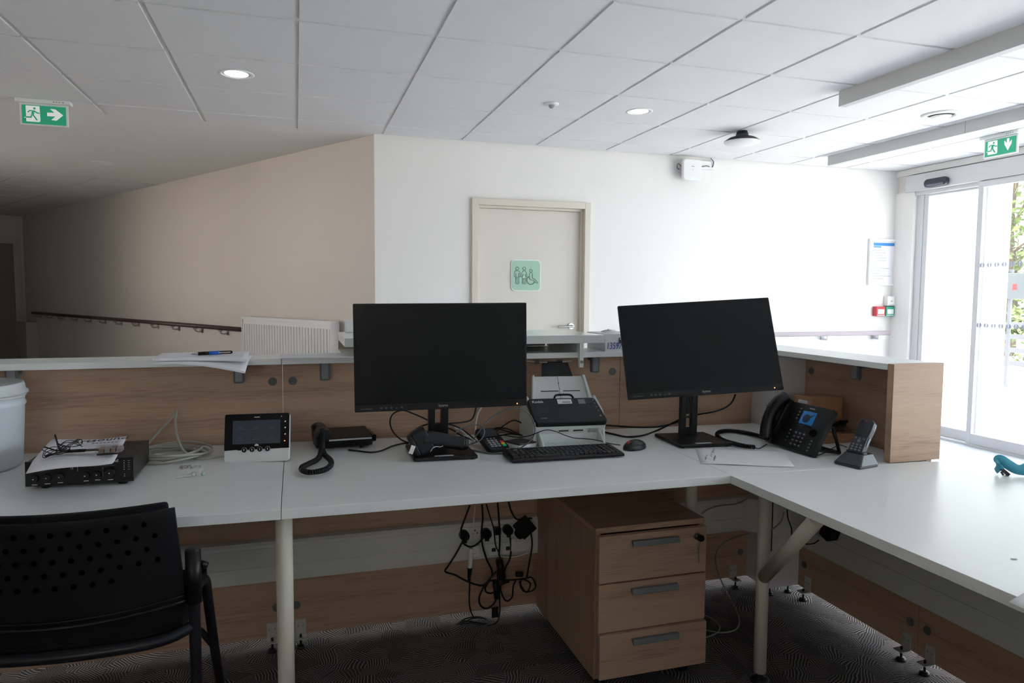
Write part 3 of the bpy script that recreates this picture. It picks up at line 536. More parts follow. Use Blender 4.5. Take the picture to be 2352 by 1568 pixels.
def exit_sign(loc, rz, label, down):
    t = thing('exit_sign', label, 'exit sign', loc, (0, 0, rz), group='green emergency exit signs')
    bm = B(); box(bm, -.148, .148, -.03, .03, -.022, 0); obj('housing', bm, PVC, t, bevel=.003)
    bm = B()
    for x in (.06, .075, .09, .11): box(bm, x-.004, x+.004, -.0308, -.0302, -.016, -.009)
    obj('imprint', bm, INKG, t)
    bm = B(); box(bm, -.13, .13, -.006, .006, -.155, -.022); obj('frame', bm, PVC, t, bevel=.003)
    bm = B(); box(bm, -.118, .118, -.0075, -.006, -.146, -.034); obj('face', bm, GREEN, t)
    # picture coordinates: 1445 px wide = .236 m
    q = .236/1440
    def pp(L): return [(-.118+(x-480)*q, -.034-(y-505-(x-480)*.067)*q*1.02) for x, y in L]
    bm = B()
    prism(bm, pp([(610, 540), (1060, 570), (1075, 1100), (1040, 1140), (620, 1110)]), -.0085, -.0075, 'y')
    if down: A = [(1500, 590), (1610, 600), (1610, 800), (1720, 690), (1720, 850), (1560, 1110), (1390, 800), (1390, 650), (1500, 790)]; A = [(x, y+30) for x, y in A]
    else: A = [(1300, 795), (1545, 800), (1400, 660), (1575, 675), (1825, 890), (1600, 1085), (1430, 1060), (1570, 935), (1300, 920)]
    a_ = B(); prism(a_, pp(A), -.0085, -.0075, 'y'); obj('arrow', a_, SWHITE, t); prism(bm, pp([(545, 985), (600, 935), (640, 935), (640, 990)]), -.0085, -.0075, 'y')
    obj('doorway_symbol', bm, SWHITE, t)
    bm = B(); cx, cz = pp([(895, 650)])[0]; prism(bm, circ(42*q, 16, cx, cz), -.0092, -.0085, 'y')
    def st(L, r): tube(bm, [(x, -.0086, z) for x, z in pp(L)], r*q, seg=6, sm=False)
    st([(680, 790), (735, 725), (890, 740), (980, 815), (1060, 825)], 22); st([(860, 750), (830, 860)], 48); st([(800, 870), (780, 965), (610, 955)], 27); st([(840, 870), (970, 1075)], 27)
    obj('running_figure', bm, GREEN, t); return t
exit_sign((-1.46, 5.05, ZC), 0, 'green exit sign with arrow pointing right, hanging at the left', False)
exit_sign((4.86, 3.86, ZC), -PI/2-.02, 'green exit sign with arrow pointing down, above the glass entrance', True)
# ================================================================ WALL THINGS
t = thing('handrail', 'long dark brown handrail along the corridor wall', 'handrail')
bm = B(); tube(bm, [cw(1.86, -.075, .905), cw(8.41, -.075, .905)], .021, seg=16, sm=False); obj('rail', bm, RAIL, t)
for i in range(12):
    s = 2.31+.541*i; bm = B(); tube(bm, [cw(s, 0, .86), cw(s, -.035, .845), cw(s, -.07, .855), cw(s, -.075, .885)], .008, seg=8); cbox(bm, s-.02, s+.02, -.006, 0, .83, .89); cbox(bm, s-.018, s+.018, -.09, -.06, .872, .886); obj('bracket', bm, STEEL, t)
t = thing('handrail', 'short mauve grey handrail on the white back wall near the entrance', 'handrail')
bm = B(); box(bm, 2.75, 5.345, 5.235, 5.265, .885, .925); obj('rail', bm, RAILG, t, bevel=.008)
for x in (2.92, 3.50, 4.08, 4.66, 5.24): bm = B(); box(bm, x-.035, x+.035, 5.24, 5.33, .845, .853); box(bm, x-.035, x+.035, 5.322, 5.33, .853, .885); box(bm, x-.035, x+.035, 5.24, 5.248, .853, .885); obj('bracket', bm, ALU, t)
t = thing('radiator', 'white ribbed panel radiator on the corridor wall behind the counter', 'radiator')
s0, s1 = .42, 1.83
bm = B(); cbox(bm, s0, s1, -.11, -.03, 1.005, 1.03); cbox(bm, s0, s0+.012, -.11, -.03, .43, 1.005); cbox(bm, s1-.012, s1, -.11, -.03, .43, 1.005); obj('casing', bm, PVC, t, bevel=.004)
bm = B(); cbox(bm, s0+.012, s1-.012, -.098, -.05, .44, 1.005); n = 32
for i in range(n):
    a = s0+.03+(s1-s0-.06)*i/(n-1)
    prism(bm, [(a-.014, -.098), (a-.008, -.108), (a+.008, -.108), (a+.014, -.098)], .47, .965, 'z', 0, Matrix(((D.x, NN.x, 0, P0.x), (D.y, NN.y, 0, P0.y), (0, 0, 1, 0), (0, 0, 0, 1))))
obj('ribbed_panel', bm, PVC, t)
bm = B(); cbox(bm, s0+.25, s0+.29, -.03, 0, .5, .95); cbox(bm, s1-.29, s1-.25, -.03, 0, .5, .95); obj('wall_bracket', bm, PVC, t)
t = thing('low_cabinet', 'low dim white cabinet at the far end of the corridor wall', 'cabinet')
bm = B(); cbox(bm, 8.45, 8.95, -.16, 0, 0, .76); obj('body', bm, mat('dim_cabinet', (.55, .53, .5), .5), t, bevel=.004)
bm = B(); cbox(bm, 8.447, 8.45, -.145, -.015, .03, .74); obj('door', bm, mat('dim_cabinet', (0, 0, 0)), t)
# wifi box
t = thing('wireless_box', 'white rounded square box mounted high on the back wall under the ceiling', 'access point', (3.185, 5.33, 2.295))
bm = B(); prism(bm, rrect(.175, .175, .03), -.10, -.06, 'y'); obj('case', bm, PVC, t, bevel=.008)
bm = B(); box(bm, -.05, .05, -.06, 0, -.05, .05); obj('bracket', bm, GREY, t)
bm = B(); cyl(bm, (-.002, -.1015, -.068), (-.002, -.099, -.068), .006); obj('status_light', bm, mat('blue_led', (.5, .8, 1), .3, emit=(.5, .85, 1), estr=4), t)
bm = B(); box(bm, -.014, .014, -.1012, -.1, .025, .031); box(bm, -.006, .004, -.1012, -.1, -.002, .002); obj('print', bm, INKG, t)
bm = B(); tube(bm, [(-.06, -.03, .03), (-.10, -.035, .055), (-.11, -.035, .02), (-.085, -.03, .01)], .004); obj('cable_loop', bm, GREY, t)
t = thing('junction_box', 'flat white junction box with cable beside the white rounded box', 'junction box', (3.375, 5.33, 2.355))
bm = B(); box(bm, -.075, .075, -.03, 0, -.035, .035); obj('case', bm, PVC, t, bevel=.004)
bm = B(); tube(bm, [(.02, -.032, .06), (.045, -.04, .03), (.045, -.036, -.005), (.035, -.034, -.015)], .004); tube(bm, [(-.09, -.034, -.018), (-.05, -.036, -.015), (-.02, -.034, -.008), (.01, -.034, -.012)], .004); obj('cable', bm, GREY, t)
# poster frame
t = thing('notice_frame', 'white framed notice with a blue header near the entrance corner', 'notice', (5.30, 5.33, 1.568))
bm = B()
for a in ((-.17, .17, .195, .218), (-.17, .17, -.218, -.195), (-.17, -.148, -.195, .195), (.148, .17, -.195, .195)): box(bm, a[0], a[1], -.025, 0, a[2], a[3])
obj('frame', bm, PVC, t, bevel=.002)
bm = B(); box(bm, -.148, .148, -.012, -.008, -.195, .195); obj('sheet', bm, PAPER, t)
bm = B(); box(bm, -.12, .145, -.0130, -.0122, .155, .182); box(bm, -.12, -.03, -.0130, -.0122, .138, .15); obj('blue_header', bm, mat('poster_blue', (.05, .25, .65), .6), t)
bm = B(); rnd = random.Random(3)
for i in range(12):
    z = .11-.024*i; box(bm, -.12, -.12+rnd.uniform(.05, .22), -.0130, -.0122, z, z+.004)
obj('text_lines', bm, INKG, t)
def callpoint(x, z, m, label, w=.052):
    t = thing('call_point', label, 'call point', (x, 5.33, z), group='wall call points')
    bm = B(); box(bm, -w, w, -.05, 0, -.045, .045); obj('case', bm, m, t, bevel=.004)
    bm = B(); box(bm, -w*.7, w*.7, -.0515, -.05, -.025, .02); obj('plate', bm, PVC, t)
    bm = B(); box(bm, -w*.8, w*.8, -.0512, -.05, -.040, -.034); box(bm, -w*.2, w*.2, -.0525, -.0515, -.006, .004); obj('print', bm, LWHITE if m is not PVC else INKG, t)
callpoint(5.262, 1.108, mat('alarm_red', (.50, .03, .05), .4), 'red square call point left of the green one on the back wall')
callpoint(5.373, 1.108, mat('alarm_green', (.02, .32, .20), .4), 'green square door release on the back wall by the corner')
callpoint(5.382, 1.205, PVC, 'white square switch directly above the green door release', .045)
# ================================================================ COUNTER
ZT, ZS = 1.040, 1.020
def bracket(t, x=None, y=None):
    bm = B()
    if y is None:  # on the main run, hanging below the shelf
        prism(bm, rrect(.034, .066, .006, 4, x, .988), 2.487, 2.505, 'y'); box(bm, x-.013, x+.013, 2.505, 2.54, 1.0, 1.018); o = obj('shelf_bracket', bm, GREY, t, bevel=.003)
        bm = B(); prism(bm, rrect(.022, .054, .004, 4, x, .988), 2.4855, 2.487, 'y'); obj('cover_cap', bm, mat('cap_grey', (.24, .25, .26), .4), o)
    else:
        prism(bm, rrect(.034, .066, .006, 4, y, .988), 1.925, 1.943, 'x'); box(bm, 1.943, 2.01, y-.013, y+.013, 1.0, 1.018); o = obj('shelf_bracket', bm, GREY, t, bevel=.003)
        bm = B(); prism(bm, rrect(.022, .054, .004, 4, y, .988), 1.9235, 1.925, 'x'); obj('cover_cap', bm, mat('cap_grey', (0, 0, 0)), o)
def foot(t, x=None, y=None, flip=0):
    bm = B(); m2 = B()
    if y is None:
        box(bm, x-.018, x+.018, 2.537, 2.54, .036, .095); box(bm, x-.018, x+.018, 2.50, 2.54, .036, .039)
        for s in (-1, 1): cyl(m2, (x+s*.009, 2.537, .072), (x+s*.009, 2.535, .072), .0035)
        c = (x, 2.518)
    else:
        box(bm, 2.007, 2.01, y-.018, y+.018, .036, .095); box(bm, 1.97, 2.01, y-.018, y+.018, .036, .039)
        for s in (-1, 1): cyl(m2, (2.007, y+s*.009, .072), (2.005, y+s*.009, .072), .0035)
        c = (1.988, y)
    o = obj('foot_bracket', bm, ZINC, t); obj('screws', m2, INKG, o)
    bm = B(); cyl(bm, (*c, .008), (*c, .05), .004); lathe(bm, [(0, 0), (.016, 0), (.017, .006), (.012, .012), (.006, .013), (0, .013)], 20, *c); obj('levelling_foot', bm, BLK, o)
def disc(t, x, z, y=None):
    bm = B()
    if y is None: cyl(bm, (x, 2.54, z), (x, 2.538, z), .0145, seg=28)
    else: cyl(bm, (2.01, y, z), (2.008, y, z), .0145, seg=28)
    obj('cap_disc', bm, DGREY, t)
def main_unit(x0, x1, label, discs, brs, feet, mit=False):
    t = thing('counter_unit', label, 'reception counter', group='oak front sections of the reception counter')
    bm = B(); box(bm, x0, x1, 2.54, 2.562, .040, ZS); obj('front_panel', bm, WX, t, bevel=.0012)
    bm = B()
    if mit: prism(bm, [(x0, 2.432), (1.83, 2.432), (2.035, 2.62), (x0, 2.62)], ZS, ZT, 'z')
    else: box(bm, x0, x1, 2.432, 2.62, ZS, ZT)
    obj('counter_shelf', bm, WHITE, t, bevel=.0012)
    for x in discs:
        disc(t, x, .951); disc(t, x, .148)
    for x in brs: bracket(t, x)
    for x in feet: foot(t, x)
main_unit(-1.85, -.0485, 'left oak counter section with white shelf, behind the bucket and amplifier', [-.08], [-.836, -.185], [-.096, -1.2])
main_unit(-.0465, 1.237, 'middle oak counter section with white shelf, behind the left monitor and scanner', [-.014, 1.205], [.093, 1.108], [0.0, 1.18])
main_unit(1.239, 1.86, 'right oak counter section behind the right monitor', [1.272, 1.825], [1.72], [1.79], True)
t = thing('corner_post', 'white square filler post in the inner corner of the reception counter', 'post')
bm = B(); box(bm, 1.86, 2.018, 2.395, 2.56, .040, ZS-.0006); obj('post_body', bm, mat('white_panel', (.70, .70, .72), .22), t, bevel=.001)
for x, y in ((1.89, 2.42), (1.98, 2.42)): bm = B(); cyl(bm, (x, y, .006), (x, y, .036), .004); lathe(bm, [(0, 0), (.015, 0), (.012, .011), (0, .012)], 20, x, y); obj('levelling_foot', bm, BLK, t)
t = thing('counter_unit', 'raised oak counter section on the right with white shelf and oak end panel', 'reception counter', group='oak front sections of the reception counter')
bm = B(); box(bm, 2.01, 2.032, 1.800, 2.395, .040, ZS); obj('front_panel', bm, WY, t, bevel=.0012)
bm = B(); prism(bm, [(1.83, 1.800), (2.035, 1.800), (2.035, 2.619), (1.831, 2.431)], ZS, ZT, 'z'); obj('counter_shelf', bm, WHITE, t, bevel=.0012)
bm = B(); box(bm, 1.83, 2.037, 1.774, 1.799, .720, ZT+.001); obj('end_panel', bm, WX, t, bevel=.0012)
disc(t, 0, .951, 2.36); disc(t, 0, .14, 2.36); disc(t, 0, .14, 1.832); bracket(t, 0, 2.04); foot(t, 0, 2.335); foot(t, 0, 1.843)
bm = B(); cyl(bm, (1.845, 1.80, .835), (1.845, 1.803, .835), .003); obj('peg', bm, PVC, t)
t = thing('counter_unit', 'low oak front section under the right worktop', 'reception counter', group='oak front sections of the reception counter')
bm = B(); box(bm, 2.01, 2.032, -.4, 1.798, .040, .685); obj('front_panel', bm, WY, t, bevel=.0012)
disc(t, 0, .14, 1.764); foot(t, 0, 1.748); foot(t, 0, .3)
# cable trunking
def trunk(bm, prof, a0, a1, ax): prism(bm, prof, a0, a1, ax)
t = thing('cable_trunking', 'white cable trunking along the oak panel under the desks', 'cable trunking')
pr = [(2.539, .262), (2.492, .262), (2.490, .275), (2.490, .316), (2.4925, .318), (2.490, .320), (2.490, .380), (2.4925, .382), (2.492, .392), (2.50, .402), (2.539, .402)]
bm = B(); prism(bm, pr, -1.85, -.0305, 'x'); prism(bm, pr, -.0295, 1.80, 'x'); obj('channel', bm, TRK, t, bevel=.0008)
bm = B(); prism(bm, [(1.80, 2.538), (1.80, 2.49), (1.895, 2.394), (1.86, 2.394), (1.859, 2.538)], .262, .402); obj('corner_cover', bm, TRK, t, bevel=.001)
bm = B(); box(bm, 1.962, 2.009, -.4, 2.394, .236, .375); box(bm, 1.9605, 1.962, -.4, 2.394, .312, .313, 1); obj('channel', bm, [TRK, INKG], t, bevel=.001)
def socket(x, z=.366, d=0):
    bm = B(); box(bm, x-.0215, x+.0215, 2.484, 2.49, z-.0225, z+.0225); o = obj('socket', bm, PVC, t, bevel=.002)
    bm = B()
    if d:
        box(bm, x-.008, x+.008, 2.4835, 2.484, .288, .302)
        obj('data_port', bm, INK, o)
        return
    for a in (-.009, .009): cyl(bm, (x+a, 2.4838, z), (x+a, 2.4830, z), .0028)
    cyl(bm, (x, 2.4838, z+.011), (x, 2.4830, z+.011), .0028); obj('socket_holes', bm, INK, o)
for x in (.584, .627, .670, .713, .756, .80): socket(x)
for x in (.627, .70, .756): socket(x, .296, 1)
# ================================================================ DESKS
TH = .025
def worktop(name, poly, m, t):
    bm = B(); v0 = [bm.verts.new((x, y, dz(x)-TH)) for x, y in poly]; v1 = [bm.verts.new((x, y, dz(x))) for x, y in poly]
    bm.faces.new(v0[::-1]); bm.faces.new(v1); n = len(poly)
    for i in range(n): bm.faces.new([v0[i], v0[(i+1) % n], v1[(i+1) % n], v1[i]])
    return obj(name, bm, m, t, bevel=.0012)
def leg(t, x, y, r=.0205, m=None, foot_r=.03):
    bm = B(); cyl(bm, (x, y, .03), (x, y, dz(x)-TH), r, seg=28); o = obj('leg', bm, m or CREAM, t)
    bm = B(); lathe(bm, [(0, 0), (foot_r, 0), (foot_r*1.05, .006), (foot_r*.8, .014), (.012, .018), (.012, .032), (0, .032)], 28, x, y); obj('adjustable_foot', bm, BLK, o)
t = thing('desk', 'left white desk under the amplifier and bucket', 'desk', group='white desks along the counter')
worktop('desktop', [(-1.7, 1.7265), (-.0420, 1.7395), (-.0420, 2.527), (-1.7, 2.527)], WHITE, t); leg(t, -1.6, 1.85); leg(t, -1.6, 2.4)
t = thing('desk', 'middle white desk carrying both monitors and the keyboard', 'desk', group='white desks along the counter')
worktop('desktop', [(-.0405, 1.7400), (1.2335, 1.7675), (1.2335, 2.510), (-.0405, 2.527)], WHITE, t); leg(t, -.036, 1.795); leg(t, 1.335, 2.15)
t = thing('desk', 'white corner desk carrying the desk phone and cordless handset', 'desk', group='white desks along the counter')
worktop('desktop', [(1.2350, 1.7685), (1.985, 1.7685), (1.985, 2.385), (1.848, 2.385), (1.848, 2.505), (1.2350, 2.510)], WHITE, t)
t = thing('desk', 'wide white worktop running towards the viewer at right with rounded outer edge', 'desk', group='white desks along the counter')
worktop('desktop', [(1.2285, -.4), (2.72, -.4), (2.72, .7), (2.62, 1.15), (2.45, 1.50), (2.314, 1.67), (2.204, 1.755), (2.10, 1.7665), (1.2285, 1.7665)], WHITE, t)
leg(t, 1.435, 1.875); leg(t, 1.35, .1)
bm = B(); tube(bm, [(1.430, 1.86, .355), (1.27, 1.45, .690)], .0205, seg=24, sm=False); obj('brace', bm, CREAM, t)
# raised shelf on the counter
t = thing('raised_shelf', 'raised white shelf with supports standing on the counter behind the left monitor', 'shelf')
bm = B(); box(bm, .155, 1.106, 2.41, 2.79, 1.076, 1.106); obj('board', bm, mat('white_gloss', (.74, .78, .77), .14), t, bevel=.0012)
bm = B(); prism(bm, [(2.412, .985), (2.430, .985), (2.430, 1.0405), (2.78, 1.0405), (2.78, 1.0755), (2.412, 1.0755)], 1.009, 1.025, 'x'); obj('side_support', bm, WHITE, t, bevel=.001)
bm = B(); prism(bm, [(2.412, .985), (2.430, .985), (2.430, 1.0405), (2.78, 1.0405), (2.78, 1.0755), (2.412, 1.0755)], .23, .246, 'x'); obj('side_support', bm, WHITE, t, bevel=.001)
bm = B(); box(bm, .155, 1.0, 2.765, 2.781, 1.041, 1.0755); obj('back_strip', bm, mat('taupe_panel', (.36, .32, .27), .5), t)
bm = B(); box(bm, .155, 1.09, 2.621, 2.79, 1.022, 1.0395); obj('base_board', bm, WHITE, t)
bm = B(); cyl(bm, (1.017, 2.412, 1.006), (1.017, 2.409, 1.006), .006); obj('screw_cap', bm, INKG, t)
bm = B(); tube(bm, [(.80, 2.50, 1.01), (.88, 2.49, 1.0), (.96, 2.49, 1.0), (1.0, 2.47, 1.005)], .002); box(bm, .952, .968, 2.482, 2.50, .993, 1.008, 1); box(bm, .86, .875, 2.482, 2.50, .995, 1.01, 1); obj('clipped_cable', bm, [CAB_W, GREY], t)
t = thing('white_case', 'small white case on the raised shelf behind the left monitor', 'box', (.34, 2.765, 1.106))
bm = B(); box(bm, -.16, .16, -.022, .02, 0, .046); obj('body', bm, PVC, t, bevel=.004)
bm = B(); box(bm, -.163, .163, -.024, .022, .040, .044); obj('lid_edge', bm, LWHITE, t)
t = thing('carton', 'white carton with handwritten blue number on the counter shelf beside the right monitor', 'box', (1.128, 2.445, ZT))
bm = B(); box(bm, 0, .33, 0, .175, 0, .066); box(bm, -.001, .331, -.001, .176, .061, .067); obj('body', bm, CBOX, t, bevel=.001)
text('135977', .036, BLUEINK, t, (.042, -.0012, .020), name='handwriting', sx=.72, shear=.15)
bm = B(); box(bm, .056, .11, -.0015, -.0008, .030, .052); obj('label', bm, INK, t)
bm = B(); box(bm, .06, .068, -.002, -.0014, .045, .049); box(bm, .074, .11, -.002, -.0014, .036, .048); obj('label_print', bm, LWHITE, t)
t = thing('key_ring', 'small tangle of shiny metal keys lying on the white carton', 'keys', (1.19, 2.56, ZT+.069))
bm = B()
for i in range(4):
    a = .8*i; tube(bm, [(.018*math.cos(a+u)+.006*i-.01, .014*math.sin(a+u), .002+.0015*i) for u in [0, 1, 2, 3, 4, 5]], .0012, closed=True, n=4)
obj('rings', bm, STEEL, t)
bm = B()
for i in range(3): box(bm, .005, .035, -.003, .003, .004+.002*i, .0055+.002*i, 0, Matrix.Rotation(-.8+.9*i, 4, 'Z'))
obj('keys', bm, STEEL, t)
# note pads
def pad(x, y, z, w, d, yaw, lift, label, name='note_pad', th=.006, droop=0, grp='squared note pads on the left shelf'):
    t = thing(name, label, 'note pad', (x, y, z), (0, 0, yaw), grp)
    bm = B(); nx, ny = 14, 8; V = [[[], []] for _ in range(nx+1)]
    def hz(u, v): return lift*max(0, v-.5)*2*math.sin(u*2)*.3 - droop*max(0, (1-v)*u-.25)**1.5
    for i in range(nx+1):
        for j in range(ny+1):
            u, v = i/nx, j/ny; h = hz(u, v)
            for k in (0, 1): V[i][k].append(bm.verts.new(((u-.5)*w, (v-.5)*d, h+k*th)))
    for k in (0, 1):
        for i in range(nx):
            for j in range(ny):
                f = [V[i][k][j], V[i+1][k][j], V[i+1][k][j+1], V[i][k][j+1]]; f = bm.faces.new(f if k else f[::-1]); f.smooth = True
    for i in range(nx):
        bm.faces.new([V[i][0][0], V[i+1][0][0], V[i+1][1][0], V[i][1][0]]); bm.faces.new([V[i+1][0][ny], V[i][0][ny], V[i][1][ny], V[i+1][1][ny]])
    for j in range(ny):
        bm.faces.new([V[0][0][j+1], V[0][0][j], V[0][1][j], V[0][1][j+1]]); bm.faces.new([V[nx][0][j], V[nx][0][j+1], V[nx][1][j+1], V[nx][1][j]])
    obj('pages', bm, PAPER, t)
    bm = B()
    for j in range(7):
        v = .12+.12*j; 
        for i in range(nx):
            u0, u1 = i/nx, (i+.8)/nx; y0 = (v-.5)*d
            bm.faces.new([bm.verts.new(((a-.5)*w, y0+b, hz(a, v)+th+.0004)) for a, b in ((u0, 0), (u1, 0), (u1, .0012), (u0, .0012))])
    obj('ruled_lines', bm, mat('faint_ruling', (.55, .58, .66), .8), t); return t
pad(-.275, 2.40, ZT+.0015, .255, .21, -.045, 0, 'lowest squared note pad with drooping corner over the shelf edge', droop=.05)
pad(-.285, 2.43, ZT+.0095, .265, .20, .02, 0, 'uppermost squared note pad under the blue and black pen', th=.008, droop=.012)
t = thing('ballpoint_pen', 'black pen with a blue grip lying on the note pads', 'pen', (-.262, 2.405, ZT+.0245), (0, -.03, .03))
bm = B(); tube(bm, [(-.035, 0, 0), (-.004, 0, 0)], .0058, sm=False, seg=14); tube(bm, [(.029, 0, 0), (.062, 0, 0)], .0055, sm=False, seg=14); cyl(bm, (.062, 0, 0), (.066, 0, 0), .005, .003); obj('barrel', bm, BLK2, t)
bm = B(); tube(bm, [(-.004, 0, 0), (.029, 0, 0)], .0062, sm=False, seg=14); obj('grip', bm, mat('pen_blue', (.01, .13, .55), .35), t)
bm = B(); cyl(bm, (-.035, 0, 0), (-.056, 0, 0), .0052, .0012); obj('tip', bm, STEEL, t)
bm = B(); box(bm, .025, .06, -.0075, -.006, -.001, .002); obj('clip', bm, STEEL, t)
t = pad(.085, 2.475, ZT+.0012, .275, .135, .015, 0, 'thin loose sheets of paper on the shelf between note pads and left monitor', 'paper_sheets', .0016, .004, 'loose sheets on the counter')
# ================================================================ CHAIR
t = thing('chair', 'black visitor chair with perforated curved back in the left foreground', 'chair', (-.486, 1.675, 0), (0, 0, math.radians(-4)))
CH = mat('chair_black', (.005, .005, .006), .38, spec=.35); CHM = mat('chair_metal', (.012, .013, .017), .35, metal=.3); CHF = mat('chair_fabric', (.006, .006, .007), .95, spec=.2, bump=(900, .5))
def backpt(u, v, off=0):  # u -1..1 across, v 0..1 up
    hw = .248-.014*v
    return Vector((u*hw, -.075+.058*u*u-.02*v+off, .572+.226*v+.012*u*u*(1-v)))
def sheet(bm, off0, off1, us, vs, f=backpt, mi=0):
    A = [[bm.verts.new(f(u, v, off0)) for v in vs] for u in us]; C = [[bm.verts.new(f(u, v, off1)) for v in vs] for u in us]
    n, m = len(us), len(vs)
    for i in range(n-1):
        for j in range(m-1):
            for G, r in ((A, 1), (C, 0)):
                q = [G[i][j], G[i+1][j], G[i+1][j+1], G[i][j+1]]; fa = bm.faces.new(q[::-1] if r else q); fa.smooth = True; fa.material_index = mi
    for i in range(n-1):
        bm.faces.new([A[i][0], A[i+1][0], C[i+1][0], C[i][0]]); bm.faces.new([A[i+1][-1], A[i][-1], C[i][-1], C[i+1][-1]])
    for j in range(m-1):
        bm.faces.new([A[0][j+1], A[0][j], C[0][j], C[0][j+1]]); bm.faces.new([A[-1][j], A[-1][j+1], C[-1][j+1], C[-1][j]])
us = [-1+2*i/24 for i in range(25)]; vs = [j/10 for j in range(11)]
bm = B(); sheet(bm, 0, .006, us, vs)
hole = mat('perforation', (.001, .001, .001), .95, spec=.02)
for r_ in range(5):
    for c_ in range(13):
        u = -.9+1.8*(c_+(.5 if r_ % 2 else 0))/13; v = .88-.125*r_
        if r_ == 4 and abs(u) > .62: continue
        p = backpt(u, v, -.0004); cyl(bm, p, p-Vector((0, .0012, 0)), .0052, .0062, seg=12, mi=1)
obj('backrest', bm, [CH, hole], t, bevel=.002)
bm = B(); tube(bm, [backpt(u, 0, -.001) for u in us], .005, seg=8, sm=False); tube(bm, [backpt(u, .06, -.002) for u in us], .0025, seg=6, sm=False)
obj('backrest_rim', bm, CH, t)
def padpt(u, v, off=0): return backpt(u*.93, .06+v*.985, .010+off)
bm = B(); sheet(bm, 0, .026, us, vs, padpt); obj('back_cushion', bm, CHF, t, bevel=.008)
def seatpt(u, v, off=0): return Vector((u*(.235-.02*v), -.01+.40*v-.03*(1-u*u)*(1-v), .488+.012*u*u-.02*v*v+off))
bm = B(); sheet(bm, -.012, .028, us, vs, seatpt); obj('seat', bm, CHF, t, bevel=.01)
for s in (-1, 1):
    bm = B(); tube(bm, [(s*.263, .0, .008), (s*.263, -.008, .40), (s*.263, -.012, .68)], .0125, seg=16); o = obj('leg', bm, CHM, t)
    bm = B(); cyl(bm, (s*.263, -.0105, .575), (s*.263, -.0125, .693), .0165, seg=20); ell(bm, (s*.263, -.0125, .693), (.0165, .0165, .007)); obj('sleeve', bm, CH, o)
    bm = B(); tube(bm, [(s*.266, .002, .602), (s*.270, .03, .606), (s*.272, .065, .592), (s*.270, .10, .54), (s*.262, .22, .34), (s*.250, .44, .008)], .0115, seg=14, n=8); obj('leg', bm, CHM, t)
    bm = B(); tube(bm, [(s*.263, .0, .475), (s*.245, .12, .450), (s*.262, .21, .36)], .008, seg=10); obj('side_rail', bm, CHM, t)
bm = B(); tube(bm, [(-.263, -.006, .522), (-.20, -.040, .508), (-.07, -.055, .503), (.07, -.055, .503), (.20, -.040, .508), (.263, -.006, .522)], .0125, seg=14); obj('rear_bar', bm, CHM, t)
bm = B(); cyl(bm, (.275, .005, .655), (.288, .008, .648), .008); cyl(bm, (-.275, .005, .655), (-.288, .008, .648), .008); obj('linking_lugs', bm, BLK, t)
# ================================================================ DRAWER PEDESTAL
t = thing('drawer_pedestal', 'oak three drawer pedestal on castors under the middle desk', 'pedestal', (1.07, 1.95, 0))
w2 = .1925
bm = B(); box(bm, -w2, w2, 0, .55, .518, .536); obj('top', bm, WX, t, bevel=.001)
bm = B(); box(bm, -w2, -w2+.018, .002, .55, .05, .5175); box(bm, w2-.018, w2, .002, .55, .05, .5175); box(bm, -w2+.018, w2-.018, .53, .55, .05, .5175); box(bm, -w2+.018, w2-.018, .004, .53, .05, .066); obj('body', bm, WZ, t, bevel=.001)
KEYM = STEEL
for i, (z0, z1) in enumerate(((.366, .514), (.208, .361), (.064, .205))):
    bm = B(); y0 = -.004 if i < 2 else -.016
    box(bm, -w2+.004, w2-.004, y0-.016, y0+.004, z0, z1); o = obj('drawer', bm, WX, t, bevel=.0012)
    hz = z1-.028; bm = B(); prism(bm, [(y0-.034, hz-.008), (y0-.030, hz+.009), (y0-.016, hz+.009), (y0-.016, hz+.003), (y0-.027, hz-.008)], -.080, .082, 'x'); obj('handle', bm, mat('handle_grey', (.20, .22, .23), .35, metal=.4), o, bevel=.0015)
    if i == 0:
        bm = B(); cyl(bm, (.150, y0-.016, .487), (.150, y0-.022, .487), .011); cyl(bm, (.150, y0-.022, .487), (.150, y0-.030, .487), .004); obj('lock', bm, STEEL, o)
        bm = B(); prism(bm, rrect(.020, .020, .007, 4, .155, .485), y0-.040, y0-.030, 'y'); obj('key', bm, BLK2, o)
        bm = B(); tube(bm, [(.150+.006*math.cos(a), y0-.036, .468+.008*math.sin(a)) for a in [k*PI/4 for k in range(8)]], .0008, closed=True, n=3); box(bm, .148, .153, y0-.037, y0-.035, .425, .458); box(bm, .1495, .1515, y0-.037, y0-.035, .405, .425); obj('spare_key', bm, STEEL, o)
for x, y in ((-.15, .05), (.15, .05), (-.15, .50), (.15, .50)):
    bm = B(); cyl(bm, (x-.011, y, .022), (x-.003, y, .022), .022); cyl(bm, (x+.003, y, .022), (x+.011, y, .022), .022); box(bm, x-.013, x+.013, y-.014, y+.014, .03, .05); obj('castor', bm, BLK, t)
# box tray hanging below the desk
t = tag(obj('under_desk_unit', box(B(), 1.00, 1.20, 1.90, 2.05, .690, .697), BLK), 'thin black box fixed to the underside of the middle desk above the pedestal', 'box')
bm = bmesh.new(); bm.from_mesh(t.data); box(bm, .98, 1.22, 1.88, 2.07, .697, .698); bm.to_mesh(t.data); bm.free()
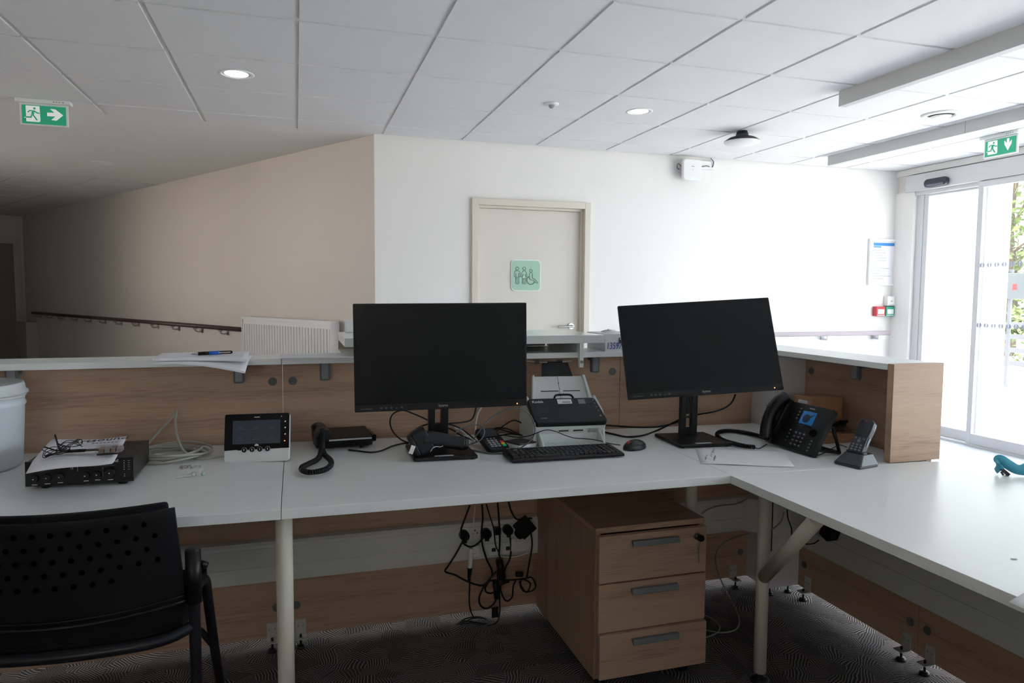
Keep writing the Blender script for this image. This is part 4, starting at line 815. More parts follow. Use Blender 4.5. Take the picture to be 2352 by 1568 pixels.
# ================================================================ THINGS ON THE DESKS
# bucket
t = on_desk('bucket', 'large white plastic bucket with lid at the left end of the desk', 'bucket', -.922, 2.345)
bm = B(); lathe(bm, [(0, .004), (.12, .004), (.138, 0), (.149, .012), (.1565, .175), (.160, .182), (.160, .188), (.157, .190), (.157, .203), (.161, .207), (.160, .212), (.150, .212), (.150, .20)], 64)
obj('pail', bm, mat('bucket_white', (.70, .76, .82), .35), t)
bm = B(); lathe(bm, [(.1505, .209), (.158, .2135), (.1665, .214), (.1665, .220), (.160, .222), (.158, .238), (.155, .245), (.150, .246), (.147, .238), (.10, .234), (0, .234)], 64)
obj('lid', bm, mat('bucket_lid', (.62, .66, .68), .35), t)
bm = B(); tube(bm, [(.163*math.cos(a), .163*math.sin(a), .205-.02*math.sin(a*.5)) for a in [-2.9+.29*i for i in range(11)]], .0025); obj('bail_handle', bm, CAB_W, t)
# amplifier
t = on_desk('amplifier', 'black audio amplifier with rotary knobs under a leaflet', 'amplifier', -.547, 2.065, .0)
bm = B(); box(bm, -.122, .122, .004, .225, .010, .073); obj('case', bm, mat('amp_case', (.022, .019, .018), .45), t, bevel=.001)
bm = B(); box(bm, -.125, .125, -.003, .004, .009, .0735); obj('front_plate', bm, mat('amp_front', (.004, .004, .005), .35, spec=.35), t, bevel=.0008)
for i, (x, z, r) in enumerate([(-.104, .030, .010), (-.075, .031, .010), (-.046, .032, .010), (.013, .032, .009), (.040, .033, .009), (.070, .036, .013)]):
    bm = B(); cyl(bm, (x, -.003, z), (x, -.014, z), r, r*.9); o = obj('knob', bm, BLK, t)
    bm = B(); box(bm, x-.0015, x+.0010, -.0148, -.014, z-.0015, z+.001); box(bm, x-.006, x+.006, -.0036, -.0031, z-r-.0075, z-r-.0060); obj('pointer', bm, LWHITE, o)
bm = B(); box(bm, -.102, -.064, -.0036, -.003, .046, .062); obj('display', bm, mat('lcd_dark', (.03, .035, .035), .2), t)
bm = B()
for x in (-.055, -.048, -.041, -.032): box(bm, x-.002, x+.002, -.0036, -.003, .058, .059)
box(bm, -.022, -.0205, -.0038, -.003, .049, .059); box(bm, -.018, -.0165, -.0038, -.003, .049, .059); box(bm, -.0065, -.0055, -.0036, -.003, .043, .062)
box(bm, .005, .082, -.0036, -.003, .0545, .0549); box(bm, .0525, .053, -.0036, -.003, .022, .052)
for i in range(5): box(bm, .1115, .117, -.0036, -.003, .0415+.0058*i, .0425+.0058*i)
obj('panel_print', bm, INKG, t)
bm = B()
for i in range(5): cyl(bm, (.103, -.0034, .042+.0058*i), (.103, -.003, .042+.0058*i), .0011)
for z in (.024, .029): cyl(bm, (.1035, -.0034, z), (.1035, -.003, z), .0011)
obj('indicator_dots', bm, LWHITE, t)
text('artsound', .0125, LWHITE, t, (.067, -.0034, .0665), name='logo', ext=.0002)
for x in (-.085, .095):
    for y in (.02, .2): bm = B(); cyl(bm, (x, y, 0), (x, y, .010), .011); obj('rubber_foot', bm, BLK, t)
# leaflet on the amplifier
def flex(name, t, P, m, nx=12, ny=8, curl=None, th=.0006):
    """sheet between four corners P = FL, FR, BR, BL with curl(u,v)->dz"""
    P = [Vector(p) for p in P]; bm = B(); G = []
    for k in (0, 1):
        G.append([[bm.verts.new((P[0]*(1-u)*(1-v)+P[1]*u*(1-v)+P[2]*u*v+P[3]*(1-u)*v)+Vector((0, 0, (curl(u, v) if curl else 0)+k*th))) for v in [j/ny for j in range(ny+1)]] for u in [i/nx for i in range(nx+1)]])
    for k in (0, 1):
        for i in range(nx):
            for j in range(ny):
                q = [G[k][i][j], G[k][i+1][j], G[k][i+1][j+1], G[k][i][j+1]]; f = bm.faces.new(q if k else q[::-1]); f.smooth = True
    A, C = G
    for i in range(nx): bm.faces.new([A[i][0], A[i+1][0], C[i+1][0], C[i][0]]); bm.faces.new([A[i+1][ny], A[i][ny], C[i][ny], C[i+1][ny]])
    for j in range(ny): bm.faces.new([A[0][j+1], A[0][j], C[0][j], C[0][j+1]]); bm.faces.new([A[nx][j], A[nx][j+1], C[nx][j+1], C[nx][j]])
    return obj(name, bm, m, t)
zb = dz(-.547)+.0745
t = thing('instruction_leaflet', 'white printed leaflet lying on the black amplifier', 'leaflet', (0, 0, zb))
LP = [(-.636, 1.958, .004), (-.447, 1.955, .010), (-.465, 2.200, .0245), (-.669, 2.262, .014)]
for q in range(2): flex('page', t, [(x+.002*q, y+.003*q, z+.0012*q) for x, y, z in LP], PAPER, curl=lambda u, v: .003*math.sin(u*5+v*2)-.010*max(0, .25-v)*(1-u)*4)
def onleaf(u, v, s, txt, m=INK, sx=1):
    P = [Vector(p) for p in LP]; p = P[0]*(1-u)*(1-v)+P[1]*u*(1-v)+P[2]*u*v+P[3]*(1-u)*v
    return text(txt, s, m, t, (p.x, p.y, p.z+.0075), (.06, -.05, -.02), name='print', sx=sx)
onleaf(.70, .84, .040, 'artsound', sx=.95)
bm = B(); rnd = random.Random(9)
def LQ(u, v): P = [Vector(p) for p in LP]; return P[0]*(1-u)*(1-v)+P[1]*u*(1-v)+P[2]*u*v+P[3]*(1-u)*v+Vector((0, 0, .0066))
def bar(u0, u1, v, w=.006): bm.faces.new([bm.verts.new(LQ(*q)) for q in ((u0, v), (u1, v), (u1, v+w), (u0, v+w))])
for i in range(7): bar(.60+.05*i, .635+.05*i, .70, .05)
for u0, u1, v in ((.50, .80, .62), (.20, .55, .40), (.20, .45, .36), (.12, .70, .27), (.12, .40, .19), (.12, .30, .16), (.2, .9, .33)): bar(u0, u1, v)
bm.faces.new([bm.verts.new(LQ(*q)) for q in ((.92, .50), (.98, .58), (.88, .58))])
obj('print', bm, INKG, t)
t = thing('aerial_lead', 'bundled thin black aerial wire with flat dark strap on the leaflet', 'aerial', (-.585, 2.055, zb+.0180))
bm = B(); rnd = random.Random(4)
for s in range(2):
    P = []
    for i in range(26):
        a = i*.82+s; P.append((-.012+s*.030+.020*math.cos(a)*(1+.3*rnd.random()), .010*s+.024*math.sin(a*1.1), .006+.014*s+.010*math.sin(a*1.7)+.004*rnd.random()))
    tube(bm, P, .0010, seg=5, n=4)
obj('wire', bm, BLK, t)
bm = B(); tube(bm, [(-.022, .028, .046), (-.006, .0, .014), (.002, -.01, .010)], .0022, sm=False); tube(bm, [(-.038, -.004, .022), (-.010, -.01, .012), (.012, -.005, .010)], .0020, sm=False); tube(bm, [(.018, .002, .010), (-.024, -.045, .006)], .0028, sm=False); obj('twist_tie', bm, BLK, t)
bm = B(); box(bm, .005, .055, -.006, .010, .003, .009); obj('plug_block', bm, BLK2, t, bevel=.002)
bm = B(); box(bm, .055, .108, -.004, .010, .004, .008); obj('strap', bm, mat('strap_olive', (.05, .045, .035), .6), t, bevel=.001)
t = thing('battery_bag', 'small clear bag with brown and grey pieces on the leaflet', 'bag', (-.470, 2.045, zb+.0175))
bm = B()
for i in range(4): box(bm, -.026+.014*i, -.014+.014*i, -.014, .016, .002, .014, i % 2)
obj('contents', bm, [mat('bag_brown', (.30, .20, .15), .5), mat('bag_grey', (.30, .29, .27), .4)], t, bevel=.002)
bm = B(); box(bm, -.026, .024, -.030, -.022, 0, .004); obj('dark_strip', bm, BLK, t, bevel=.001)
bm = B(); prism(bm, rrect(.068, .046, .01, 4), .001, .0175); obj('film', bm, glass('clear_film', .10, (.93, .93, .95)), t, bevel=.004)
# beige cable coil
t = tag(obj('network_cable', B(), BEIGE), 'coiled beige network cable standing beside the amplifier', 'cable')
bm = B(); bm.from_mesh(t.data); rnd = random.Random(2)
for q in range(6):
    r = .078+.006*q; cx, cy = -.392+.004*q, 2.370+rnd.uniform(-.008, .008); zz = dz(cx)+.005+.0068*(q % 3)
    tube(bm, [(cx+r*1.05*math.cos(a), cy+r*.95*math.sin(a), zz+.005*math.sin(a*2+q)+.003) for a in [k*PI/6 for k in range(12)]], .0039, closed=True)
tube(bm, CAB['coil_tall'], .0042)
tube(bm, [(-.454, 2.47, .779), (-.462, 2.44, .762), (-.45, 2.40, .753), (-.40, 2.33, .755)], .0036)
bm.to_mesh(t.data); bm.free()
t = tag(obj('screw_bag', B(), STEEL), 'small heap of loose screws in front of the beige coil', 'screws'); bm = B(); rnd = random.Random(8)
for i in range(9):
    x, y = -.307+rnd.uniform(-.022, .03), 2.225+rnd.uniform(-.010, .012); a = rnd.uniform(0, PI); p = Vector((x, y, dz(x)+.003)); d = Vector((math.cos(a)*.010, math.sin(a)*.010, 0)); cyl(bm, p-d, p+d, .0017, .0010, seg=8); cyl(bm, p-d, p-d*1.1, .0032, seg=8)
bm.to_mesh(t.data); t.data.materials.append(STEEL) if not t.data.materials else None; bm.free()
CLR = mat('clear_plastic', (.80, .86, .86), .08, trans=.7)
t = on_desk('plastic_fastener', 'clear plastic fastener lying in front of the loose screws', 'fastener', -.290, 2.105, .25)
bm = B(); tube(bm, [(-.035, 0, .004), (-.01, 0, .005), (.004, 0, .005)], lambda u: .0022+.003*u, seg=10); obj('stem', bm, CLR, t)
bm = B(); ell(bm, (.009, 0, .007), (.007, .006, .007)); cyl(bm, (.015, .002, .006), (.017, .002, .006), .005); obj('head', bm, CLR, t)
t = on_desk('plastic_fastener', 'tiny greenish clear cap right of the clear fastener', 'fastener', -.256, 2.118, .25)
bm = B(); lathe(bm, [(0, 0), (.006, 0), (.0065, .006), (.004, .010), (0, .011)], 16); obj('cap', bm, mat('clear_green', (.55, .75, .68), .1, trans=.5), t)
# video intercom
t = thing('video_intercom', 'black and white tabletop intercom with dark blue screen', 'intercom', (-.122, 2.251, dz(-.122)))
t.rotation_mode = 'QUATERNION'; t.rotation_quaternion = (mrot(-14, -13, -1.6)).to_quaternion()
WI = .196; HI = .147
bm = B(); prism(bm, rrect(WI, HI, .010, 5, 0, HI/2), 0, .014, 'y'); obj('case', bm, mat('intercom_white', (.74, .77, .77), .35), t, bevel=.002)
bm = B(); n = 6; top = rrect(WI-.001, HI, .006, 5, 0, HI/2)
pts = [(WI/2-.0005, .040)]+[(x, z) for x, z in top if z > HI/2]+[(-WI/2+.0005, .036), (-.06, .038), (-.055, .036), (.0, .038)]
prism(bm, pts, -.002, .001, 'y'); obj('front_glass', bm, BLK2, t)
bm = B(); box(bm, -.073, .071, -.0028, -.002, .055, .127); o = obj('screen', bm, mat('intercom_lcd', (.022, .032, .042), .25, emit=(.05, .08, .11), estr=.10), t)
bm = B(); rnd = random.Random(6)
for x in (-.050, -.003, .045):
    for z in (.075, .108):
        for k_ in range(3): box(bm, x-.004-.003*k_, x+.004+.003*k_, -.0031, -.0028, z-.004*k_, z-.004*k_+.0010)
obj('screen_icons', bm, mat('icon_dim', (.07, .09, .11), .4), o)
bm = B()
for i in range(4):
    x = -.037+.0235*i; cyl(bm, (x, 0, .037+.0006*i), (x, -.0032, .037+.0006*i), .0082, seg=24)
obj('button_rings', bm, mat('button_ring', (.35, .36, .37), .3), t)
for i in range(4):
    x = -.037+.0235*i; z = .037+.0006*i; bm = B(); cyl(bm, (x, -.003, z), (x, -.0045, z), .0068, seg=24); box(bm, x-.001, x+.001, -.0050, -.0045, z-.003, z+.003, 1); obj('button', bm, [BLK2, LWHITE], t)
bm = B(); prism(bm, [(-.007, .0485), (.007, .0485), (.0055, .052), (.002, .0545), (-.002, .0545), (-.0055, .052)], -.0026, -.002, 'y')
for z in (.119, .100, .080): box(bm, .0835, .0875, -.0026, -.002, z, z+.004)
cyl(bm, (.074, -.002, .137), (.074, -.0026, .137), .0016); box(bm, -.009, .008, -.0026, -.002, .1355, .1375)
obj('white_marks', bm, LWHITE, t)
bm = B(); cyl(bm, (.0845, -.002, .0615), (.0845, -.003, .0615), .0014); obj('status_light', bm, mat('led_red', (1, .15, .05), .3, emit=(1, .12, .04), estr=6), t)
bm = B(); box(bm, -.04, .04, .014, .05, .0, .005); prism(bm, [(.014, 0), (.05, 0), (.014, .09)], -.03, -.024, 'x'); prism(bm, [(.014, 0), (.05, 0), (.014, .09)], .024, .03, 'x'); obj('stand', bm, mat('intercom_white', (0, 0, 0)), t)
# ---- first desk phone (seen from its low front edge)
t = on_desk('desk_phone', 'low black desk phone lying side-on left of the left monitor', 'telephone', .143, 2.40, .10)
bm = B(); prism(bm, [(-.045, .030), (-.045, .041), (.10, .051), (.105, .045), (.10, .030), (.06, .006), (-.02, .006)], -.088, .098, 'x'); obj('body', bm, BLK, t, bevel=.004)
bm = B(); box(bm, -.050, .090, -.0475, -.045, .0335, .0385); obj('trim_strip', bm, mat('silver_trim', (.50, .52, .54), .3), t)
bm = B(); prism(bm, rrect(.012, .022, .004, 3, .098, .037), -.052, .06, 'y'); obj('side_cap', bm, BLK2, t)
bm = B(); tube(bm, [(.06, -.03, .002), (.06, -.02, .020)], .006); tube(bm, [(.085, .0, .002), (.085, 0, .024)], .006); obj('foot', bm, BLK, t)
bm = B(); prism(bm, [(-.093, .026), (-.093, .052), (-.086, .066), (-.070, .073), (-.052, .071), (-.043, .062), (-.041, .046), (-.050, .038), (-.068, .036), (-.074, .040), (-.080, .026)], -.05, .02, 'y'); obj('handset', bm, mat('handset_black', (.006, .006, .007), .35, spec=.4), t, bevel=.006)
bm = B(); ell(bm, (-.066, .10, .055), (.024, .032, .016)); tube(bm, [(-.066, -.01, .058), (-.066, .04, .064), (-.066, .10, .058)], .012, seg=12); obj('handset_grip', bm, mat('handset_black', (0, 0, 0)), t)
attach(obj('handset_cord', coilcord(B(), [(x, y, z+.003) for x, y, z in CAB['ph1_coil']], .0062, .0026, .0058), BLK), t)
# ---- monitors
def monitor(name, label, pose, basex, basey, byaw, poley, polex, slot, bw=.205, bd=.205):
    t = thing(name, label, 'monitor', (basex, basey, dz(basex)), (0, TILT, byaw), 'black desktop monitors')
    ix = t.matrix_basis if False else Matrix.LocRotScale(Vector((basex, basey, dz(basex))), Euler((0, TILT, byaw)), None)
    inv = ix.inverted(); (px, py, pz), (yw, pt, rl) = pose; MM = inv @ Matrix.Translation((px, py, pz)) @ mrot(yw, pt, rl)
    bm = B(); prism(bm, rrect(bw, bd, .006, 4), .003, .014); o = obj('base', bm, BLK, t, bevel=.003)
    bm = B(); box(bm, -.035, .025, -bd/2+.006, -bd/2+.020, .0141, .0146); obj('sticker', bm, mat('sticker_grey', (.50, .52, .53), .6), o)
    bm = B()
    for sx in (-1, 1):
        for sy in (-1, 1): cyl(bm, (sx*bw*.42, sy*bd*.42, 0), (sx*bw*.42, sy*bd*.42, .003), .008)
    obj('base_pads', bm, BLK, o)
    q = inv @ Vector((polex, poley, .8)); ax, ay = q.x, q.y; hw = .0335
    topz = (inv @ Vector((px, py, pz))).z+.02
    bm = B(); box(bm, ax-hw, ax-.012, ay, ay+.020, .012, topz); box(bm, ax+.010, ax+hw, ay, ay+.020, .012, topz); box(bm, ax-.012, ax+.010, ay, ay+.020, .012, slot[0]); box(bm, ax-.012, ax+.010, ay, ay+.020, slot[1], topz); obj('stand_column', bm, mat('stand_black', (.008, .008, .009), .35, spec=.35), t, bevel=.002)
    c = MM @ Vector((0, .035, 0)); bm = B(); tube(bm, [(ax, ay+.004, topz-.02), (c.x, c.y, c.z)], .024, seg=16, sm=False); box(bm, -.05, .05, .030, .046, -.05, .05, 0, MM); obj('mount', bm, BLK, t, bevel=.002)
    w, h = .54, .33
    bm = B(); prism(bm, rrect(w, h, .003, 3), .0, .008, 'y', 0, MM); box(bm, -w/2+.02, w/2-.02, .008, .020, -h/2+.012, h/2-.05, 0, MM); box(bm, -.17, .17, .020, .034, -h/2+.03, h/2-.10, 0, MM); p = obj('panel_housing', bm, BLK, t)
    bm = B(); box(bm, -w/2+.0035, w/2-.0035, -.0006, 0, -h/2+.0215, h/2-.0035, 0, MM); obj('screen', bm, SCREEN, p)
    bm = B(); box(bm, -w/2+.001, w/2-.001, -.0015, 0, -h/2+.001, -h/2+.0205, 0, MM); obj('chin', bm, mat('chin_black', (.006, .006, .007), .35, spec=.35), p)
    bm = B(); cyl(bm, MM @ Vector((w/2-.032, -.0014, -h/2+.008)), MM @ Vector((w/2-.032, -.0022, -h/2+.008)), .0016); obj('power_light', bm, mat('led_orange', (1, .35, .1), .3, emit=(1, .25, .06), estr=7), p)
    lt = text('iiyama', .012, mat('logo_silver', (.42, .42, .42), .4), p, (0, 0, 0), name='logo', ext=.0002)
    lt.matrix_basis = MM @ Matrix.Translation((0, -.0018, -h/2+.0115)) @ Matrix.Rotation(PI/2, 4, 'X')
    bm = B()
    for k_, x in enumerate((-.235, -.19, -.176, -.160, -.144, -.128)):
        a = .018 if k_ == 0 else .0035; box(bm, x-a, x+a, -.0018, -.0015, -h/2+.008, -h/2+.0105 if k_ in (0, 4) else -h/2+.0135, 0, MM)
    obj('icon_sticker', bm, mat('icon_grey', (.07, .075, .08), .5), p)
    return t
monitor('monitor', 'left black monitor standing level, in front of the raised shelf', ((.4345, 2.138, 1.0635), (-3.5, -.6, -.5)), .447, 2.235, -.02, 2.285, .450, (.09, .165))
monitor('monitor', 'right black monitor tilted back and turned, beside the desk phone', ((1.330, 2.110, 1.078), (-14.1, -17.9, -3.7)), 1.378, 2.222, -.05, 2.262, 1.388, (.045, .095))
# ---- barcode gun
t = on_desk('barcode_scanner', 'black handheld barcode scanner lying on the left monitor base', 'barcode scanner', .405, 2.175, -.02, up=.0150); t.scale = (1.12, 1.12, 1.12)
G1 = mat('gun_black', (.012, .014, .016), .35, spec=.4)
bm = B(); prism(bm, rrect(.074, .040, .012, 5), -.016, .026, 'z', 0, Matrix.Translation((-.030, 0, .036)) @ Matrix.Rotation(math.radians(62), 4, 'Y')); prism(bm, rrect(.066, .046, .014, 5), -.030, -.016, 'z', 0, Matrix.Translation((-.030, 0, .036)) @ Matrix.Rotation(math.radians(62), 4, 'Y')); obj('head', bm, G1, t, bevel=.004)
bm = B(); tube(bm, [(-.025, 0, .045), (.015, 0, .042), (.06, 0, .032), (.092, 0, .026)], lambda u: .0235-.004*math.sin(u*2.2), seg=18); obj('handle', bm, G1, t)
bm = B(); tube(bm, [(.088, 0, .026), (.104, 0, .022)], lambda u: .019-.004*u, seg=16, sm=False); obj('end_cap', bm, BLK, t)
bm = B(); box(bm, -.006, .006, -.0215, -.0205, -.012, .012, 0, Matrix.Translation((-.058, -.004, .020)) @ Matrix.Rotation(math.radians(20), 4, 'Y')); obj('label', bm, LWHITE, t)
bm = B(); tube(bm, [(-.006, -.023, .012), (.0, -.025, .022), (.010, -.024, .026), (.022, -.022, .024), (.03, -.022, .027)], .0012); obj('trigger_glint', bm, mat('edge_shine', (.5, .52, .53), .2), t)  # pale tube colours in a highlight along the trigger
bm = B(); tube(bm, CAB['gun_cord'], .0020, seg=8); attach(obj('cord', bm, GREY), t)
# ---- keyboard
t = on_desk('keyboard', 'black full size keyboard in front of the document scanner', 'keyboard', .828, 2.048, .012)
bm = B(); prism(bm, [(0, .004), (-.002, .011), (.006, .0145), (.132, .0225), (.135, .018), (.132, .004)], -.193, .193, 'x'); obj('case', bm, mat('keyboard_black', (.005, .005, .006), .4, spec=.35), t, bevel=.003)
bm = B(); m2 = B(); rnd = random.Random(1); sl = (.0225-.0145)/(.126)
for r_ in range(6):
    y0 = .012+.0190*r_+(.003 if r_ == 5 else 0); x = -.186
    while x < .184:
        w = .0152
        if (r_ < 5 and x < -.180) or (r_ in (1, 2, 3) and .05 < x < .062): w = .021
        if r_ == 0 and -.12 < x < -.03: w = .09
        if .072 < x < .078 or .125 < x < .131: x += .005; 
        if x+w > .189: break
        z = .0145+sl*(y0-.006)
        prism(bm, rrect(w-.0022, .0155, .002, 2, x+w/2, y0+.0085), z-.002, z+.0058, 'z')
        if not (r_ == 0 and w > .03): box(m2, x+w*.3, x+w*.3+.0028, y0+.010, y0+.0135, z+.0058, z+.0060)
        x += w+.0008
for v in list(bm.verts): pass
obj('keycaps', bm, mat('keycap_black', (.018, .018, .020), .35), t); obj('key_legends', m2, INKG, t)
for x in (-.17, .17): bm = B(); box(bm, x-.012, x+.012, .108, .128, -.0, .006); obj('foot', bm, BLK, t)
t.scale = (1, .80, 1)
# ---- mouse
t = on_desk('mouse', 'black mouse with red wheel right of the keyboard', 'computer mouse', 1.112, 2.158, -1.02)
bm = B(); ell(bm, (0, 0, .006), (.029, .052, .027), 28, 18, 0, Matrix.Rotation(.0, 4, 'X'), -.2); obj('shell', bm, mat('mouse_black', (.008, .008, .009), .42), t)
bm = B(); cyl(bm, (-.0035, -.031, .022), (.0035, -.031, .022), .0085); obj('wheel', bm, RED, t)
bm = B(); tube(bm, [(0, -.0535, .0085), (0, -.035, .0275), (0, -.010, .0335), (0, .006, .0335)], .0006, seg=5); obj('button_split', bm, INK, t)
t.rotation_euler = (0, TILT, -1.15)
bm = B(); tube(bm, CAB['mouse_cord'], .0016, seg=8); attach(obj('cord', bm, BLK), t)
# ---- document scanner
t = on_desk('document_scanner', 'white and black sheet-fed document scanner between the monitors', 'scanner', .912, 2.245, -.035)
SW = mat('scanner_white', (.66, .72, .70), .4); SB = mat('scanner_black', (.005, .006, .007), .3, spec=.35)
for s in (-1, 1):
    bm = B(); prism(bm, [(.01, .0), (.02, .055), (.005, .085), (.045, .120), (.12, .160), (.17, .150), (.20, .08), (.20, .0)], s*.134-(.010 if s > 0 else 0), s*.134+(.010 if s < 0 else 0), 'x'); obj('side_cheek', bm, SW, t, bevel=.004)
bm = B(); prism(bm, [(.030, .0), (.030, .040), (.016, .060), (.012, .072), (.05, .11), (.12, .15), (.19, .14), (.19, 0)], -.125, .125, 'x'); obj('body', bm, SW, t, bevel=.002)
bm = B(); box(bm, -.040, -.004, .0200, .0262, .049, .056, 0); box(bm, .014, .050, .0200, .0262, .049, .056, 0); obj('slots', bm, INK, t)
bm = B()
for i in range(9):
    for j in range(4): cyl(bm, (.072+.0042*i, .0270-.0008*j, .044+.0042*j), (.072+.0042*i, .0225-.0030*j, .044+.0042*j), .0011, seg=8)
obj('speaker_grille', bm, INKG, t)
# black hood
hd = Matrix.Translation((0, .002, .076)) @ Matrix.Rotation(math.radians(-52), 4, 'X')
def hood(pt): return hd @ Vector(pt)
bm = B()
prism(bm, [(-.126, 0), (.130, 0), (.134, .012), (.118, .108), (.108, .118), (-.130, .118), (-.140, .108), (-.134, .015)], -.012, .010, 'y', 0, hd); obj('hood', bm, SB, t, bevel=.004)
for s_, tx, sz, xx, zz in ((LWHITE, 'Kodak', .016, -.103, .100), (INKG, 'E1030', .008, -.098, .022)):
    o = text(tx, sz, s_, t, (0, 0, 0), name='lettering'); o.matrix_basis = hd @ Matrix.Translation((xx, -.0126, zz)) @ Matrix.Rotation(PI/2, 4, 'X')
bm = B(); box(bm, -.030, .024, -.0130, -.012, .088, .110, 0, hd); obj('barcode_label', bm, LWHITE, t)
bm = B(); box(bm, -.012, .018, -.0134, -.0130, .092, .099, 0, hd); obj('label_print', bm, INKG, t)
bm = B(); box(bm, .048, .075, -.0130, -.012, .086, .108, 0, hd); box(bm, .075, .100, -.0130, -.012, .086, .108, 1, hd); obj('display', bm, [mat('display_grey', (.17, .18, .19), .3), mat('display_dark', (.04, .042, .048), .2)], t)
bm = B()
for i, z in enumerate((.104, .088, .070, .052, .028)): 
    x = .108+.0015*i; prism(bm, circ(.0022 if i < 4 else .0035, 8, x, z), -.0128, -.012, 'y', 0, hd)
obj('touch_keys', bm, INKG, t)
bm = B(); tube(bm, [(-.036, .092, .149), (-.030, .098, .163), (-.018, .10, .167), (.020, .10, .167), (.033, .098, .163), (.040, .092, .149)], .004, n=4); obj('carry_loop', bm, SB, t)
# output tray
bm = B(); box(bm, -.105, .112, -.030, .036, .004, .008); 
for i in range(4): box(bm, -.062+.045*i, -.0612+.045*i, -.028, .034, .008, .0086, 1)
obj('output_tray', bm, [SW, INKG], t, bevel=.001)
for s in (-1, 1):
    bm = B(); x = -.112 if s < 0 else .112; prism(bm, [(-.032, .002), (-.030, .018), (-.012, .030), (.012, .046), (.034, .050), (.034, .002)], x-.004, x+.004, 'x'); obj('tray_side', bm, SW, t, bevel=.003)
bm = B(); box(bm, -.062, .09, -.034, -.030, .002, .0075); obj('tray_lip', bm, SB, t)
# input tray + extension
it = Matrix.Translation((0, .12, .145)) @ Matrix.Rotation(math.radians(-30), 4, 'X')
bm = B(); prism(bm, [(-.108, -.01), (.112, -.01), (.096, .094), (-.098, .094)], 0, .006, 'y', 0, it); prism(bm, [(.106, -.01), (.118, -.01), (.104, .092), (.094, .096)], -.014, .004, 'y', 0, it); prism(bm, [(-.114, -.01), (-.104, -.01), (-.092, .096), (-.100, .092)], -.014, .004, 'y', 0, it); obj('input_tray', bm, SW, t, bevel=.0015)
bm = B(); box(bm, -.072, -.004, -.0012, 0, .034, .037, 0, it); box(bm, .014, .080, -.0012, 0, .034, .037, 0, it); box(bm, .0, .001, -.0008, 0, -.005, .092, 0, it); cyl(bm, it @ Vector((.0, -.001, .066)), it @ Vector((.0, 0, .066)), .002); obj('tray_slots', bm, INK, t)
bm = B(); prism(bm, [(-.060, .088), (.064, .088), (.052, .150), (.030, .150), (.030, .156), (-.028, .156), (-.028, .150), (-.050, .150)], .004, .008, 'y', 0, it); obj('tray_extension', bm, BLK, t, bevel=.001)
# ---- payment terminal
t = on_desk('payment_terminal', 'small black card payment terminal with coloured keys left of the keyboard', 'payment terminal', .630, 2.275, .34)
t.rotation_euler = (.36, TILT, .20); t.location.z += .016
bm = B(); prism(bm, rrect(.076, .135, .014, 5), .0, .022); prism(bm, rrect(.062, .12, .012, 5), -.006, 0); obj('case', bm, mat('terminal_black', (.010, .011, .012), .35, spec=.4), t, bevel=.004)
bm = B(); prism(bm, rrect(.060, .045, .006, 4, 0, .036), .022, .0235); obj('display', bm, mat('terminal_display', (.05, .055, .06), .15), t)
bm = B(); 
for i in range(3):
    for j in range(4): prism(bm, rrect(.010, .0062, .002, 2, -.022+.0135*i, -.050+.0115*j), .022, .0245)
for i in range(3): prism(bm, rrect(.007, .004, .001, 2, -.02+.013*i, -.050+.046+.002), .022, .0235)
obj('keys', bm, mat('key_pale', (.30, .31, .33), .4), t)
for c_, y, nm in (((.65, .02, .06), -.026, 'red_key'), ((.75, .55, .02), -.0375, 'yellow_key'), ((.02, .5, .22), -.049, 'green_key')): bm = B(); prism(bm, rrect(.013, .0075, .002, 2, .023, y), .022, .0248); obj(nm, bm, mat(nm, c_, .4), t)
t = on_desk('card_reader_hub', 'small black and white square box between payment terminal and scanner', 'hub', .735, 2.275, .42)
bm = B(); prism(bm, rrect(.082, .082, .008, 4), 0, .016); obj('base', bm, PVC, t, bevel=.002)
bm = B(); prism(bm, rrect(.082, .082, .008, 4), .016, .021); obj('lid', bm, mat('hub_black', (.025, .026, .03), .4), t, bevel=.002)
# ---- paper by the right monitor
t = thing('handwritten_note', 'white sheet with faint handwriting in front of the right monitor', 'paper')
def dd(x, y, o=.0012): return (x, y, dz(x)+o)
flex('sheet', t, [dd(1.216, 1.908), dd(1.482, 1.800), dd(1.606, 2.012), dd(1.331, 2.128)], PAPER, curl=lambda u, v: .004*math.sin(u*6)*max(0, .4-v)+.003*u*(1-v))
bm = B(); rnd = random.Random(12)
for c0, c1 in (((1.30, 1.98), (1.38, 2.085)), ((1.255, 1.945), (1.30, 2.0)), ((1.275, 1.925), (1.32, 1.985))):
    L = []
    for i in range(22): u = i/21; L.append(dd(c0[0]+(c1[0]-c0[0])*u+rnd.uniform(-.004, .004), c0[1]+(c1[1]-c0[1])*u+rnd.uniform(-.004, .004), .0050))
    tube(bm, L, .0004, seg=4, n=3)
obj('handwriting', bm, INK, t)
